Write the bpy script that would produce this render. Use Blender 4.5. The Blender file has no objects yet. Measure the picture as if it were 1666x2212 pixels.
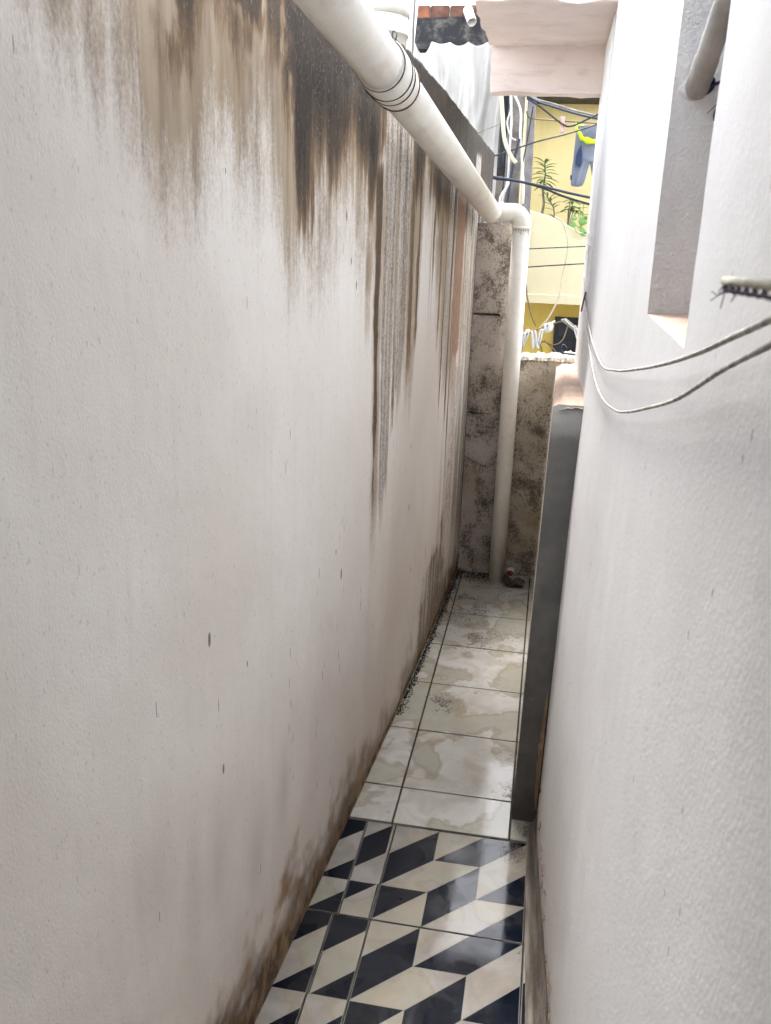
import bpy, math, random
import numpy as np
from mathutils import Vector, Matrix

# ------------------------------------------------------------------ camera, sky, sun, exposure
sc = bpy.context.scene
CAMZ = 2.15
FPX = 1930.0
ROT = None
def _basis():
    cx, cy = 833.0, 1106.0
    Y = Vector((1205 - cx, cy - 498, -FPX)).normalized()
    Z = -Vector((635 - cx, cy - 7113, -FPX)).normalized()
    Z = (Z - Y * Y.dot(Z)).normalized()
    X = Y.cross(Z)
    return Matrix((X, Y, Z))
ROT = _basis()
cam_data = bpy.data.cameras.new('camera')
cam = bpy.data.objects.new('camera', cam_data)
sc.collection.objects.link(cam)
cam.matrix_world = Matrix.Translation((0, 0, CAMZ)) @ ROT.to_4x4()
cam_data.sensor_fit = 'VERTICAL'
cam_data.sensor_height = 36.0
cam_data.sensor_width = 36.0 * 771 / 1024
cam_data.lens = 36.0 * FPX / 2212.0
cam_data.clip_start = 0.02
cam_data.clip_end = 2000.0
cam_data.dof.use_dof = True
cam_data.dof.focus_distance = 3.6
cam_data.dof.aperture_fstop = 13.0
sc.camera = cam

SUN_TO = Vector((-0.12, 0.52, 1.0)).normalized()
world = bpy.data.worlds.new('World')
sc.world = world
world.use_nodes = True
wn = world.node_tree
wn.nodes.clear()
sky = wn.nodes.new('ShaderNodeTexSky')
sky.sky_type = 'NISHITA'
sky.sun_disc = False
sky.sun_elevation = math.asin(SUN_TO.z)
sky.sun_rotation = math.atan2(SUN_TO.x, SUN_TO.y)
sky.air_density = 1.0
sky.dust_density = 1.5
hs = wn.nodes.new('ShaderNodeHueSaturation')
hs.inputs['Saturation'].default_value = 0.27
bg = wn.nodes.new('ShaderNodeBackground')
bg.inputs['Strength'].default_value = 0.15
wo = wn.nodes.new('ShaderNodeOutputWorld')
wn.links.new(sky.outputs[0], hs.inputs['Color'])
wn.links.new(hs.outputs[0], bg.inputs['Color'])
wn.links.new(bg.outputs[0], wo.inputs['Surface'])

sun_d = bpy.data.lights.new('sun', 'SUN')
sun_d.energy = 1.3
sun_d.angle = math.radians(24)
sun_d.color = (1.0, 0.97, 0.93)
sun = bpy.data.objects.new('sun', sun_d)
sc.collection.objects.link(sun)
sun.rotation_euler = (-SUN_TO).to_track_quat('-Z', 'Y').to_euler()
sun.location = (-3, 2, 8)

sc.view_settings.view_transform = 'Standard'
sc.view_settings.look = 'None'
sc.view_settings.exposure = 2.85
sc.view_settings.gamma = 1.0
sc.cycles.max_bounces = 7
sc.cycles.diffuse_bounces = 6
sc.cycles.adaptive_threshold = 0.03
sc.cycles.adaptive_min_samples = 12
world.cycles.sampling_method = 'MANUAL'
world.cycles.sample_map_resolution = 512

rng = random.Random(7)

# ------------------------------------------------------------------ helpers
def ray(px, py):
    return ROT @ Vector((px - 833.0, 1106.0 - py, -FPX))
ORG = Vector((0, 0, CAMZ))
def atY(px, py, Y):
    d = ray(px, py); return ORG + d * (Y / d.y)
def atX(px, py, X):
    d = ray(px, py); return ORG + d * (X / d.x)
def atZ(px, py, Z):
    d = ray(px, py); return ORG + d * ((Z - CAMZ) / d.z)

def link(o, parent=None):
    sc.collection.objects.link(o)
    if parent is not None:
        o.parent = parent
    return o
def base_of(parent):
    b = Vector((0, 0, 0))
    while parent is not None:
        b += parent.location; parent = parent.parent
    return b
def tag(o, label, cat, group=None, kind=None):
    if label: o['label'] = label
    if cat: o['category'] = cat
    if group: o['group'] = group
    if kind: o['kind'] = kind
    return o
def thing(name, loc, label, cat, group=None):
    o = bpy.data.objects.new(name, None)
    o.empty_display_size = 0.05
    o.location = loc
    link(o)
    return tag(o, label, cat, group)
def meshobj(name, verts, faces, mat, parent=None, smooth=False, origin=None):
    """verts in world coordinates"""
    b = base_of(parent) if parent is not None else Vector((0, 0, 0))
    if origin is not None:
        b = Vector(origin)
    me = bpy.data.meshes.new(name)
    me.from_pydata([tuple(Vector(v) - b) for v in verts], [], faces)
    me.update()
    mats = mat if isinstance(mat, (list, tuple)) else [mat]
    for m in mats: me.materials.append(m)
    if smooth: me.shade_smooth()
    o = bpy.data.objects.new(name, me)
    link(o, parent)
    if origin is not None and parent is None:
        o.location = b
    elif origin is not None:
        o.location = b - base_of(parent)
    return o
def add_bevel(o, w=0.004, seg=2):
    m = o.modifiers.new('bevel', 'BEVEL'); m.width = w; m.segments = seg; m.limit_method = 'ANGLE'
    return o
class MB:
    def __init__(self): self.v = []; self.f = []
    def box(self, x0, x1, y0, y1, z0, z1, jit=0.0):
        n = len(self.v)
        for z in (z0, z1):
            for x, y in ((x0, y0), (x1, y0), (x1, y1), (x0, y1)):
                self.v.append((x + rng.uniform(-jit, jit), y + rng.uniform(-jit, jit), z + rng.uniform(-jit, jit)))
        self.f += [(n, n+3, n+2, n+1), (n+4, n+5, n+6, n+7), (n, n+1, n+5, n+4), (n+1, n+2, n+6, n+5), (n+2, n+3, n+7, n+6), (n+3, n, n+4, n+7)]
        return self
    def tube(self, pts, rad, seg=10, caps=True, squash=None):
        pts = [Vector(p) for p in pts]
        n = len(pts)
        rads = rad if isinstance(rad, (list, tuple)) else [rad] * n
        t0 = (pts[1] - pts[0]).normalized()
        ref = Vector((0, 0, 1)) if abs(t0.z) < 0.9 else Vector((1, 0, 0))
        u = t0.cross(ref).normalized()
        start = len(self.v)
        for i in range(n):
            if i == 0: t = pts[1] - pts[0]
            elif i == n - 1: t = pts[-1] - pts[-2]
            else: t = (pts[i+1] - pts[i]).normalized() + (pts[i] - pts[i-1]).normalized()
            t = t.normalized()
            u = (u - t * u.dot(t)).normalized()
            w = t.cross(u)
            for k in range(seg):
                a = 2 * math.pi * k / seg
                self.v.append(tuple(pts[i] + (u * math.cos(a) + w * math.sin(a)) * rads[i]))
        for i in range(n - 1):
            for k in range(seg):
                a = start + i * seg + k; b = start + i * seg + (k + 1) % seg
                self.f.append((a, b, b + seg, a + seg))
        if caps:
            self.f.append(tuple(start + k for k in range(seg))[::-1])
            self.f.append(tuple(start + (n - 1) * seg + k for k in range(seg)))
        return self
    def lathe(self, c, prof, seg=40):
        c = Vector(c); start = len(self.v)
        for r, z in prof:
            for k in range(seg):
                a = 2 * math.pi * k / seg
                self.v.append((c.x + r * math.cos(a), c.y + r * math.sin(a), c.z + z))
        for i in range(len(prof) - 1):
            for k in range(seg):
                a = start + i * seg + k; b = start + i * seg + (k + 1) % seg
                self.f.append((a, b, b + seg, a + seg))
        return self
    def build(self, name, mat, parent=None, smooth=False, origin=None):
        return meshobj(name, self.v, self.f, mat, parent, smooth, origin)

def catmull(pts, n=8):
    pts = [Vector(p) for p in pts]
    P = [pts[0] * 2 - pts[1]] + pts + [pts[-1] * 2 - pts[-2]]
    out = []
    for i in range(1, len(P) - 2):
        for k in range(n):
            t = k / n
            a, b, c, d = P[i-1], P[i], P[i+1], P[i+2]
            out.append(0.5 * ((2*b) + (c - a) * t + (2*a - 5*b + 4*c - d) * t*t + (3*b - a - 3*c + d) * t**3))
    out.append(pts[-1])
    return out

# numpy noise
_T1, _T2 = {}, {}
def vn1(x, seed):
    T = _T1.get(seed)
    if T is None: T = _T1[seed] = np.random.RandomState(seed).rand(4096)
    i = np.floor(x).astype(int); f = x - i; f = f * f * (3 - 2 * f)
    return T[i % 4096] * (1 - f) + T[(i + 1) % 4096] * f
def fb1(x, seed, o=4):
    s = 0; a = 0.5; t = 0
    for k in range(o):
        s = s + a * vn1(x * 2**k, seed + k); t += a; a *= 0.55
    return s / t
def vn2(x, y, seed):
    T = _T2.get(seed)
    if T is None: T = _T2[seed] = np.random.RandomState(seed).rand(256, 256)
    i = np.floor(x).astype(int); j = np.floor(y).astype(int)
    f = x - i; g = y - j; f = f*f*(3-2*f); g = g*g*(3-2*g)
    a = T[i % 256, j % 256]; b = T[(i+1) % 256, j % 256]; c = T[i % 256, (j+1) % 256]; d = T[(i+1) % 256, (j+1) % 256]
    return (a*(1-f)+b*f)*(1-g) + (c*(1-f)+d*f)*g
def fb2(x, y, seed, o=4):
    s = 0; a = 0.5; t = 0
    for k in range(o):
        s = s + a * vn2(x * 2**k, y * 2**k, seed + k); t += a; a *= 0.55
    return s / t
def sm(a, b, x):
    t = np.clip((x - a) / (b - a), 0, 1); return t * t * (3 - 2 * t)

# ------------------------------------------------------------------ material helper
class G:
    def __init__(self, name):
        self.m = bpy.data.materials.new(name); self.m.use_nodes = True
        self.t = self.m.node_tree
        self.b = self.t.nodes['Principled BSDF']
        self._pos = None
    def new(self, typ, **props):
        n = self.t.nodes.new(typ)
        for k, v in props.items(): setattr(n, k, v)
        return n
    def set(self, sock, v):
        if isinstance(v, bpy.types.NodeSocket): self.t.links.new(v, sock)
        elif isinstance(v, (tuple, list)) and len(v) == 3 and sock.type == 'RGBA': sock.default_value = (*v, 1)
        else: sock.default_value = v
    def pos(self):
        if self._pos is None:
            self._pos = self.new('ShaderNodeNewGeometry').outputs['Position']
        return self._pos
    def vec(self, scale=(1, 1, 1), loc=(0, 0, 0), src=None):
        n = self.new('ShaderNodeMapping')
        self.set(n.inputs['Vector'], src if src is not None else self.pos())
        n.inputs['Scale'].default_value = scale; n.inputs['Location'].default_value = loc
        return n.outputs[0]
    def noise(self, scale, detail=4, rough=0.55, vec=None, dist=0.0):
        n = self.new('ShaderNodeTexNoise')
        self.set(n.inputs['Vector'], vec if vec is not None else self.pos())
        n.inputs['Scale'].default_value = scale; n.inputs['Detail'].default_value = detail
        n.inputs['Roughness'].default_value = rough; n.inputs['Distortion'].default_value = dist
        return n.outputs['Fac']
    def voro(self, scale, vec=None, feature='F1', out='Distance'):
        n = self.new('ShaderNodeTexVoronoi', feature=feature)
        self.set(n.inputs['Vector'], vec if vec is not None else self.pos())
        n.inputs['Scale'].default_value = scale
        return n.outputs[out]
    def math(self, op, a, b=0.0, c=None, clamp=False):
        n = self.new('ShaderNodeMath', operation=op, use_clamp=clamp)
        self.set(n.inputs[0], a); self.set(n.inputs[1], b)
        if c is not None: self.set(n.inputs[2], c)
        return n.outputs[0]
    def rng(self, v, a, b, lo=0.0, hi=1.0, smooth=True):
        n = self.new('ShaderNodeMapRange', interpolation_type='SMOOTHSTEP' if smooth else 'LINEAR')
        self.set(n.inputs['Value'], v)
        n.inputs['From Min'].default_value = a; n.inputs['From Max'].default_value = b
        n.inputs['To Min'].default_value = lo; n.inputs['To Max'].default_value = hi
        return n.outputs['Result']
    def mix(self, fac, a, b):
        n = self.new('ShaderNodeMix', data_type='RGBA')
        self.set(n.inputs[0], fac); self.set(n.inputs[6], a); self.set(n.inputs[7], b)
        return n.outputs[2]
    def attr(self, name):
        n = self.new('ShaderNodeAttribute', attribute_name=name)
        s = self.new('ShaderNodeSeparateColor')
        self.t.links.new(n.outputs['Color'], s.inputs[0])
        return s.outputs[0], s.outputs[1], s.outputs[2], n.outputs['Alpha']
    def xyz(self):
        s = self.new('ShaderNodeSeparateXYZ'); self.set(s.inputs[0], self.pos())
        return s.outputs
    def dist(self, p):
        n = self.new('ShaderNodeVectorMath', operation='DISTANCE')
        self.set(n.inputs[0], self.pos()); n.inputs[1].default_value = p
        return n.outputs['Value']
    def rand(self):
        return self.new('ShaderNodeObjectInfo').outputs['Random']
    def bump(self, h, strength=0.3, dist=0.003, normal=None):
        n = self.new('ShaderNodeBump'); self.set(n.inputs['Height'], h)
        n.inputs['Strength'].default_value = strength; n.inputs['Distance'].default_value = dist
        if normal is not None: self.set(n.inputs['Normal'], normal)
        return n.outputs[0]
    def out(self, col, rough=0.7, normal=None, spec=0.5, **kw):
        self.set(self.b.inputs['Base Color'], col)
        self.set(self.b.inputs['Roughness'], rough)
        self.b.inputs['Specular IOR Level'].default_value = spec
        if normal is not None: self.set(self.b.inputs['Normal'], normal)
        for k, v in kw.items(): self.set(self.b.inputs[k], v)
        return self.m

def simple(name, col, rough=0.6, var=0.12, scale=8.0, bump=0.15, bscale=80.0, spec=0.4, metal=0.0, dark=None):
    g = G(name)
    n = g.noise(scale, 5, 0.6)
    c2 = dark if dark is not None else tuple(c * (1 - var * 2.2) for c in col)
    c1 = tuple(min(1, c * (1 + var * 0.5)) for c in col)
    c = g.mix(g.rng(n, 0.3, 0.7), c2, c1)
    h = g.noise(bscale, 4, 0.6)
    return g.out(c, rough, g.bump(h, bump, 0.002), spec, Metallic=metal)

# ------------------------------------------------------------------ materials
def mat_stained_wall():
    g = G('stained_plaster')
    dark, tan, grain, rust = g.attr('stain_a')
    grime, smudge, pink, chip = g.attr('stain_b')
    fine = g.noise(1.0, 5, 0.68, g.vec((60, 95, 22)))
    grit = g.noise(1.0, 3, 0.75, g.vec((150, 150, 95)))
    cloud = g.noise(1.6, 4, 0.5)
    streak = g.noise(1.0, 3, 0.5, g.vec((20, 26, 1.2)))
    base = g.mix(g.rng(cloud, 0.3, 0.7), (0.80, 0.765, 0.715), (0.83, 0.81, 0.77))
    base = g.mix(g.math('MULTIPLY', g.rng(streak, 0.5, 0.75), 0.25), base, (0.72, 0.69, 0.645))
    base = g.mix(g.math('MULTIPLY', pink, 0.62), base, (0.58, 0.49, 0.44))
    sm_f = g.math('MULTIPLY', smudge, 0.55)
    base = g.mix(sm_f, base, (0.34, 0.31, 0.31))
    # tan wash
    tm = g.rng(g.math('ADD', tan, g.math('ADD', g.math('MULTIPLY', g.math('SUBTRACT', fine, 0.5), 0.7), g.math('MULTIPLY', g.math('SUBTRACT', grit, 0.5), 0.8))), 0.10, 0.95)
    tcol = g.mix(g.rng(streak, 0.35, 0.65), (0.42, 0.335, 0.235), (0.27, 0.205, 0.14))
    tcol = g.mix(g.rng(cloud, 0.5, 0.7, 0.0, 0.6), tcol, (0.36, 0.25, 0.115))
    c = g.mix(g.math('MULTIPLY', tm, 0.93), base, tcol)
    # dark mould: fringes brown, heart almost black
    dn = g.math('ADD', dark, g.math('MULTIPLY', g.math('SUBTRACT', fine, 0.5), 0.62))
    dm = g.rng(dn, 0.16, 0.50)
    dcol = g.mix(g.rng(dn, 0.30, 0.80), (0.25, 0.17, 0.10), (0.08, 0.06, 0.044))
    dcol = g.mix(g.rng(g.math('ADD', dn, g.math('MULTIPLY', g.math('SUBTRACT', streak, 0.5), 0.5)), 0.85, 1.15), dcol, (0.038, 0.031, 0.026))
    fleck = g.math('MULTIPLY', g.rng(g.math('ADD', g.math('MULTIPLY', grit, 0.7), g.math('MULTIPLY', streak, 0.3)), 0.55, 0.64), 0.5)
    dcol = g.mix(fleck, dcol, (0.30, 0.25, 0.19))
    c = g.mix(dm, c, dcol)
    # salt grain: pale plaster with black pores
    gm = g.rng(g.math('ADD', g.math('MULTIPLY', grain, 1.15), g.math('MULTIPLY', g.math('SUBTRACT', streak, 0.5), 0.9)), 0.35, 0.8)
    gcol = g.mix(g.rng(g.math('ADD', g.math('ADD', g.math('MULTIPLY', grit, 0.6), g.math('MULTIPLY', fine, 0.4)), g.math('MULTIPLY', g.math('SUBTRACT', streak, 0.5), 0.45)), 0.36, 0.64), (0.13, 0.10, 0.075), (0.62, 0.585, 0.53))
    c = g.mix(g.math('MULTIPLY', gm, 0.86), c, gcol)
    # rust band
    rm = g.rng(g.math('ADD', rust, g.math('ADD', g.math('MULTIPLY', g.math('SUBTRACT', grit, 0.5), 1.4), g.math('MULTIPLY', g.math('SUBTRACT', fine, 0.5), 1.6))), 0.45, 0.85)
    c = g.mix(g.math('MULTIPLY', rm, 0.92), c, g.mix(g.rng(fine, 0.3, 0.7), (0.17, 0.085, 0.05), (0.34, 0.21, 0.145)))
    # grime at the foot
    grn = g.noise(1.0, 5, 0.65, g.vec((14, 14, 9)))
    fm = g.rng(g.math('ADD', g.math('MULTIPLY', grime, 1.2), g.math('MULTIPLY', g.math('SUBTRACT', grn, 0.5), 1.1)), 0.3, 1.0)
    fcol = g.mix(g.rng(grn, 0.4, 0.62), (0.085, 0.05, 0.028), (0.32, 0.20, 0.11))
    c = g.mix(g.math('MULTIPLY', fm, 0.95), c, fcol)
    # small pits and chips
    pv = g.voro(1.0, g.vec((17, 17, 6.5)))
    pr = pv.node.outputs['Color']
    sp = g.new('ShaderNodeSeparateColor'); g.set(sp.inputs[0], pr)
    pit = g.math('MULTIPLY', g.math('LESS_THAN', pv, g.math('MULTIPLY', sp.outputs[1], 0.13)), g.math('GREATER_THAN', sp.outputs[0], 0.80))
    c = g.mix(g.math('MULTIPLY', pit, 0.8), c, (0.10, 0.085, 0.07))
    sv = g.voro(1.0, g.vec((70, 70, 7)))
    ss = g.new('ShaderNodeSeparateColor'); g.set(ss.inputs[0], sv.node.outputs['Color'])
    scr = g.math('MULTIPLY', g.math('LESS_THAN', sv, 0.13), g.math('LESS_THAN', ss.outputs[0], g.math('MULTIPLY', chip, 0.30)))
    c = g.mix(g.math('MULTIPLY', scr, 0.75), c, (0.13, 0.11, 0.10))
    spk = g.math('MULTIPLY', g.rng(g.noise(1.0, 2, 0.5, g.vec((150, 150, 75))), 0.64, 0.72), 0.35)
    c = g.mix(spk, c, (0.35, 0.32, 0.28))
    h1 = g.noise(1.0, 3, 0.65, g.vec((190, 190, 150)))
    h2 = g.noise(7, 2, 0.5)
    h = g.math('ADD', g.math('MULTIPLY', h1, 0.40), g.math('MULTIPLY', h2, 0.9))
    h = g.math('SUBTRACT', h, g.math('MULTIPLY', pit, 1.5))
    h = g.math('SUBTRACT', h, g.math('MULTIPLY', g.math('MULTIPLY', grain, grit), 0.8))
    return g.out(c, 0.85, g.bump(h, 0.42, 0.003), 0.25)

def mat_white_wall():
    g = G('white_render')
    cloud = g.noise(1.3, 4, 0.55)
    streak = g.noise(1.0, 4, 0.6, g.vec((9, 7, 0.7)))
    fine = g.noise(1.0, 3, 0.65, g.vec((150, 150, 120)))
    z = g.xyz()[2]
    c = g.mix(g.rng(cloud, 0.3, 0.7), (0.61, 0.605, 0.605), (0.66, 0.655, 0.66))
    c = g.mix(g.math('MULTIPLY', g.math('MULTIPLY', g.rng(streak, 0.5, 0.8), g.rng(cloud, 0.4, 0.6)), 0.35), c, (0.58, 0.565, 0.555))
    # peppering of dark specks, elongated downwards, gathered in loose patches
    v = g.voro(1.0, g.vec((80, 55, 30)))
    vr = v.node.outputs['Color']
    s = g.new('ShaderNodeSeparateColor'); g.set(s.inputs[0], vr)
    patch = g.rng(g.noise(1.0, 3, 0.5, g.vec((6, 6, 1.5))), 0.50, 0.68, 0.0, 0.36)
    hit = g.math('MULTIPLY', g.math('LESS_THAN', v, 0.17), g.math('LESS_THAN', s.outputs[1], patch))
    c = g.mix(g.math('MULTIPLY', hit, 0.55), c, (0.15, 0.14, 0.13))
    crn = g.noise(2.2, 5, 0.65)
    crk = g.math('MULTIPLY', g.rng(g.math('ABSOLUTE', g.math('SUBTRACT', crn, 0.5)), 0.0, 0.0022, 1.0, 0.0), g.rng(g.noise(1.7, 2), 0.52, 0.6))
    c = g.mix(g.math('MULTIPLY', crk, 0.45), c, (0.30, 0.27, 0.25))
    sc_ = g.rng(g.noise(1.0, 4, 0.7, g.vec((3.0, 3.0, 5.0))), 0.56, 0.72, 0.0, 0.22)
    c = g.mix(sc_, c, (0.56, 0.53, 0.51))
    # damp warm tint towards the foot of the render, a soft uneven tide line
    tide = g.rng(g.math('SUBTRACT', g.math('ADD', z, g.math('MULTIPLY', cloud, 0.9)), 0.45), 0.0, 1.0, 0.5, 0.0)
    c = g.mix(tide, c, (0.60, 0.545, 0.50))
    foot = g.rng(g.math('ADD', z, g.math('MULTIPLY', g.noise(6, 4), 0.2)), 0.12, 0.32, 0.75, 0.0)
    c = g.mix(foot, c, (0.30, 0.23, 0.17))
    h = g.math('ADD', g.math('MULTIPLY', fine, 0.5), g.math('MULTIPLY', g.noise(11, 3), 0.9))
    h = g.math('SUBTRACT', h, g.math('MULTIPLY', hit, 0.8))
    return g.out(c, 0.8, g.bump(h, 0.4, 0.003), 0.3)

def mat_jamb():
    g = G('grey_render')
    n = g.noise(30, 5, 0.65); f = g.noise(150, 4, 0.6)
    c = g.mix(g.rng(n, 0.3, 0.7), (0.78, 0.775, 0.77), (0.84, 0.835, 0.83))
    return g.out(c, 0.85, g.bump(g.math('ADD', n, f), 1.0, 0.004), 0.25)

def mat_pink(name, a=(0.80, 0.70, 0.66), b=(0.74, 0.64, 0.60), stain=0.22):
    g = G(name)
    n = g.noise(5, 5, 0.6); s = g.noise(1.0, 4, 0.6, g.vec((5, 8, 26)), 0.6)
    c = g.mix(g.rng(n, 0.3, 0.7), b, a)
    c = g.mix(g.math('MULTIPLY', g.rng(s, 0.5, 0.75), stain), c, (0.25, 0.19, 0.16))
    f = g.noise(70, 4, 0.6)
    return g.out(c, 0.85, g.bump(g.math('ADD', f, g.math('MULTIPLY', s, 1.5)), 0.5, 0.004), 0.25)

def mat_tile(name, colA, colB, pattern=False, film=1.0):
    """glazed tile with dirt, dried puddles and mould that follow world position"""
    g = G(name)
    P = g.xyz()
    n = g.noise(9, 5, 0.6, dist=0.8); n2 = g.noise(2.6, 4, 0.55, dist=0.5); f = g.noise(120, 3, 0.6)
    c = g.mix(g.rng(n, 0.32, 0.68), colA, colB)
    if not pattern:
        rb = g.rng(g.rand(), 0.0, 1.0, 0.0, 0.35, smooth=False)
        c = g.mix(rb, c, tuple(v * 0.86 for v in colA))
    # dried puddles: olive-grey film with a sharp outline
    pud = g.rng(n2, 0.50, 0.525)
    rim = g.math('MULTIPLY', g.rng(n2, 0.485, 0.505), g.rng(n2, 0.545, 0.515))
    k = (0.5 if pattern else 0.55) * film
    c = g.mix(g.math('MULTIPLY', pud, k), c, (0.30, 0.285, 0.22))
    c = g.mix(g.math('MULTIPLY', rim, k * 0.7), c, (0.22, 0.18, 0.12))
    # mould: near the left wall at the far end, in blobs, and thin everywhere
    blobs = None
    for (bx, by, r) in ((-0.45, 5.0, 0.75), (-0.33, 3.75, 0.22), (-0.25, 4.55, 0.42), (-0.42, 5.4, 0.5), (-0.1, 5.42, 0.35), (0.02, 3.1, 0.16), (0.07, 2.75, 0.14), (0.10, 2.89, 0.13), (0.14, 2.6, 0.12), (0.12, 2.3, 0.1)):
        d = g.rng(g.dist((bx, by, 0.0)), 0.0, r, 1.0, 0.0)
        blobs = d if blobs is None else g.math('MAXIMUM', blobs, d)
    sp = g.noise(1.0, 5, 0.78, g.vec((95, 62, 1)), 0.8)
    pch = g.rng(n, 0.35, 0.62, 0.25, 1.0)
    md = g.rng(g.math('ADD', sp, g.math('MULTIPLY', g.math('MULTIPLY', blobs, pch), 0.32)), 0.64, 0.80)
    c = g.mix(g.math('MULTIPLY', md, 0.9), c, (0.045, 0.035, 0.028))
    dust = g.rng(g.noise(1.0, 3, 0.7, g.vec((140, 140, 1))), 0.63, 0.72, 0.0, 0.55)
    c = g.mix(dust, c, (0.09, 0.075, 0.06))
    ochre = g.rng(g.noise(5, 4, 0.6), 0.48, 0.72, 0.0, 0.45 * film)
    c = g.mix(ochre, c, (0.36, 0.29, 0.20))
    rough = g.math('ADD', 0.05, g.math('MULTIPLY', g.rng(n, 0.35, 0.75), 0.12))
    rough = g.math('ADD', rough, g.math('MULTIPLY', md, 0.4))
    h = g.math('ADD', g.math('MULTIPLY', g.noise(38, 2, 0.6, g.vec((1, 0.5, 1))), 0.5), g.math('MULTIPLY', f, 0.12))
    return g.out(c, rough, g.bump(h, 0.09, 0.0015), 0.32)

def mat_mould(name, a, b, amount=0.0, ochre=0.3):
    """lime-washed concrete eaten by black lichen"""
    g = G(name)
    n = g.noise(4, 4, 0.6); big = g.noise(7, 4, 0.6, dist=0.6)
    sp = g.noise(1.0, 4, 0.72, g.vec((105, 105, 80)), 0.9)
    c = g.mix(g.rng(n, 0.3, 0.7), a, b)
    c = g.mix(g.rng(g.noise(3, 3), 0.45, 0.7, 0.0, ochre), c, (0.34, 0.25, 0.13))
    m = g.rng(g.math('ADD', sp, g.math('MULTIPLY', g.math('SUBTRACT', big, 0.5), 0.75)), 0.53 - amount, 0.71 - amount)
    c = g.mix(g.math('MULTIPLY', m, 0.8), c, (0.085, 0.07, 0.055))
    deep = g.rng(big, 0.56, 0.74, 0.0, 0.6)
    c = g.mix(deep, c, (0.11, 0.095, 0.075))
    h = g.math('ADD', g.math('MULTIPLY', sp, 1.0), g.noise(25, 4))
    return g.out(c, 0.9, g.bump(h, 0.8, 0.006), 0.2)

def mat_pvc():
    g = G('cream_plastic_pipe')
    n = g.noise(5, 4, 0.6); s = g.noise(1.0, 3, 0.6, g.vec((30, 6, 30)))
    c = g.mix(g.rng(n, 0.3, 0.7), (0.70, 0.675, 0.605), (0.77, 0.745, 0.68))
    c = g.mix(g.math('MULTIPLY', g.rng(s, 0.5, 0.78), 0.4), c, (0.48, 0.43, 0.34))
    w = g.new('ShaderNodeTexWave', wave_type='BANDS', bands_direction='Y')
    g.set(w.inputs['Vector'], g.pos()); w.inputs['Scale'].default_value = 22; w.inputs['Distortion'].default_value = 4.0; w.inputs['Detail'].default_value = 2
    w.inputs['Detail Scale'].default_value = 3
    near = g.rng(g.xyz()[1], 2.2, 3.4, 1.0, 0.0)
    h = g.math('MULTIPLY', w.outputs['Fac'], near)
    return g.out(c, 0.42, g.bump(h, 0.25, 0.001), 0.4)

def mat_cement():
    g = G('grey_cement')
    n = g.noise(6, 5, 0.6); f = g.noise(110, 4, 0.6); s = g.noise(1.0, 3, 0.5, g.vec((20, 20, 3)))
    c = g.mix(g.rng(n, 0.3, 0.7), (0.15, 0.145, 0.14), (0.22, 0.215, 0.205))
    c = g.mix(g.rng(s, 0.5, 0.8, 0.0, 0.5), c, (0.11, 0.105, 0.095))
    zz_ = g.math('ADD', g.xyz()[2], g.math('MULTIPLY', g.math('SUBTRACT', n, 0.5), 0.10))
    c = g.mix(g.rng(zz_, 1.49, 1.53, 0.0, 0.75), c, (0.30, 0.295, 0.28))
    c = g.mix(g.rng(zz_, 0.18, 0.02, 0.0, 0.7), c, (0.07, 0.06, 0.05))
    c = g.mix(g.rng(g.noise(45, 4, 0.7), 0.6, 0.72, 0.0, 0.5), c, (0.30, 0.29, 0.27))
    return g.out(c, 0.9, g.bump(g.math('ADD', f, n), 0.45, 0.003), 0.2)

def mat_black_lintel():
    g = G('sooty_concrete')
    n = g.noise(9, 5, 0.65, dist=0.5); f = g.noise(40, 5, 0.7)
    c = g.mix(g.rng(n, 0.45, 0.78), (0.04, 0.04, 0.045), (0.20, 0.19, 0.17))
    c = g.mix(g.rng(f, 0.52, 0.7, 0.0, 0.6), c, (0.03, 0.03, 0.035))
    return g.out(c, 0.95, g.bump(f, 1.0, 0.012), 0.2)

def mat_yellow(name, a, b):
    g = G(name)
    n = g.noise(1.6, 4, 0.55); s = g.noise(1.0, 4, 0.6, g.vec((5, 5, 0.7)))
    c = g.mix(g.rng(n, 0.3, 0.7), a, b)
    c = g.mix(g.rng(s, 0.55, 0.8, 0.0, 0.22), c, tuple(v * 0.6 for v in a))
    f = g.noise(12, 4, 0.6)
    return g.out(c, 0.85, g.bump(f, 0.35, 0.01), 0.25)

def mat_cloth(name, a, b, scale=3.0):
    g = G(name)
    n = g.noise(scale, 4, 0.6)
    c = g.mix(g.rng(n, 0.3, 0.7), a, b)
    return g.out(c, 0.9, g.bump(g.noise(260, 2), 0.15, 0.001), 0.15)

def mat_leaf(name, a, b):
    g = G(name)
    c = g.mix(g.rng(g.math('ADD', g.math('MULTIPLY', g.noise(40, 2), 0.6), g.math('MULTIPLY', g.rand(), 0.4)), 0.3, 0.7), a, b)
    return g.out(c, 0.45, None, 0.4)

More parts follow.
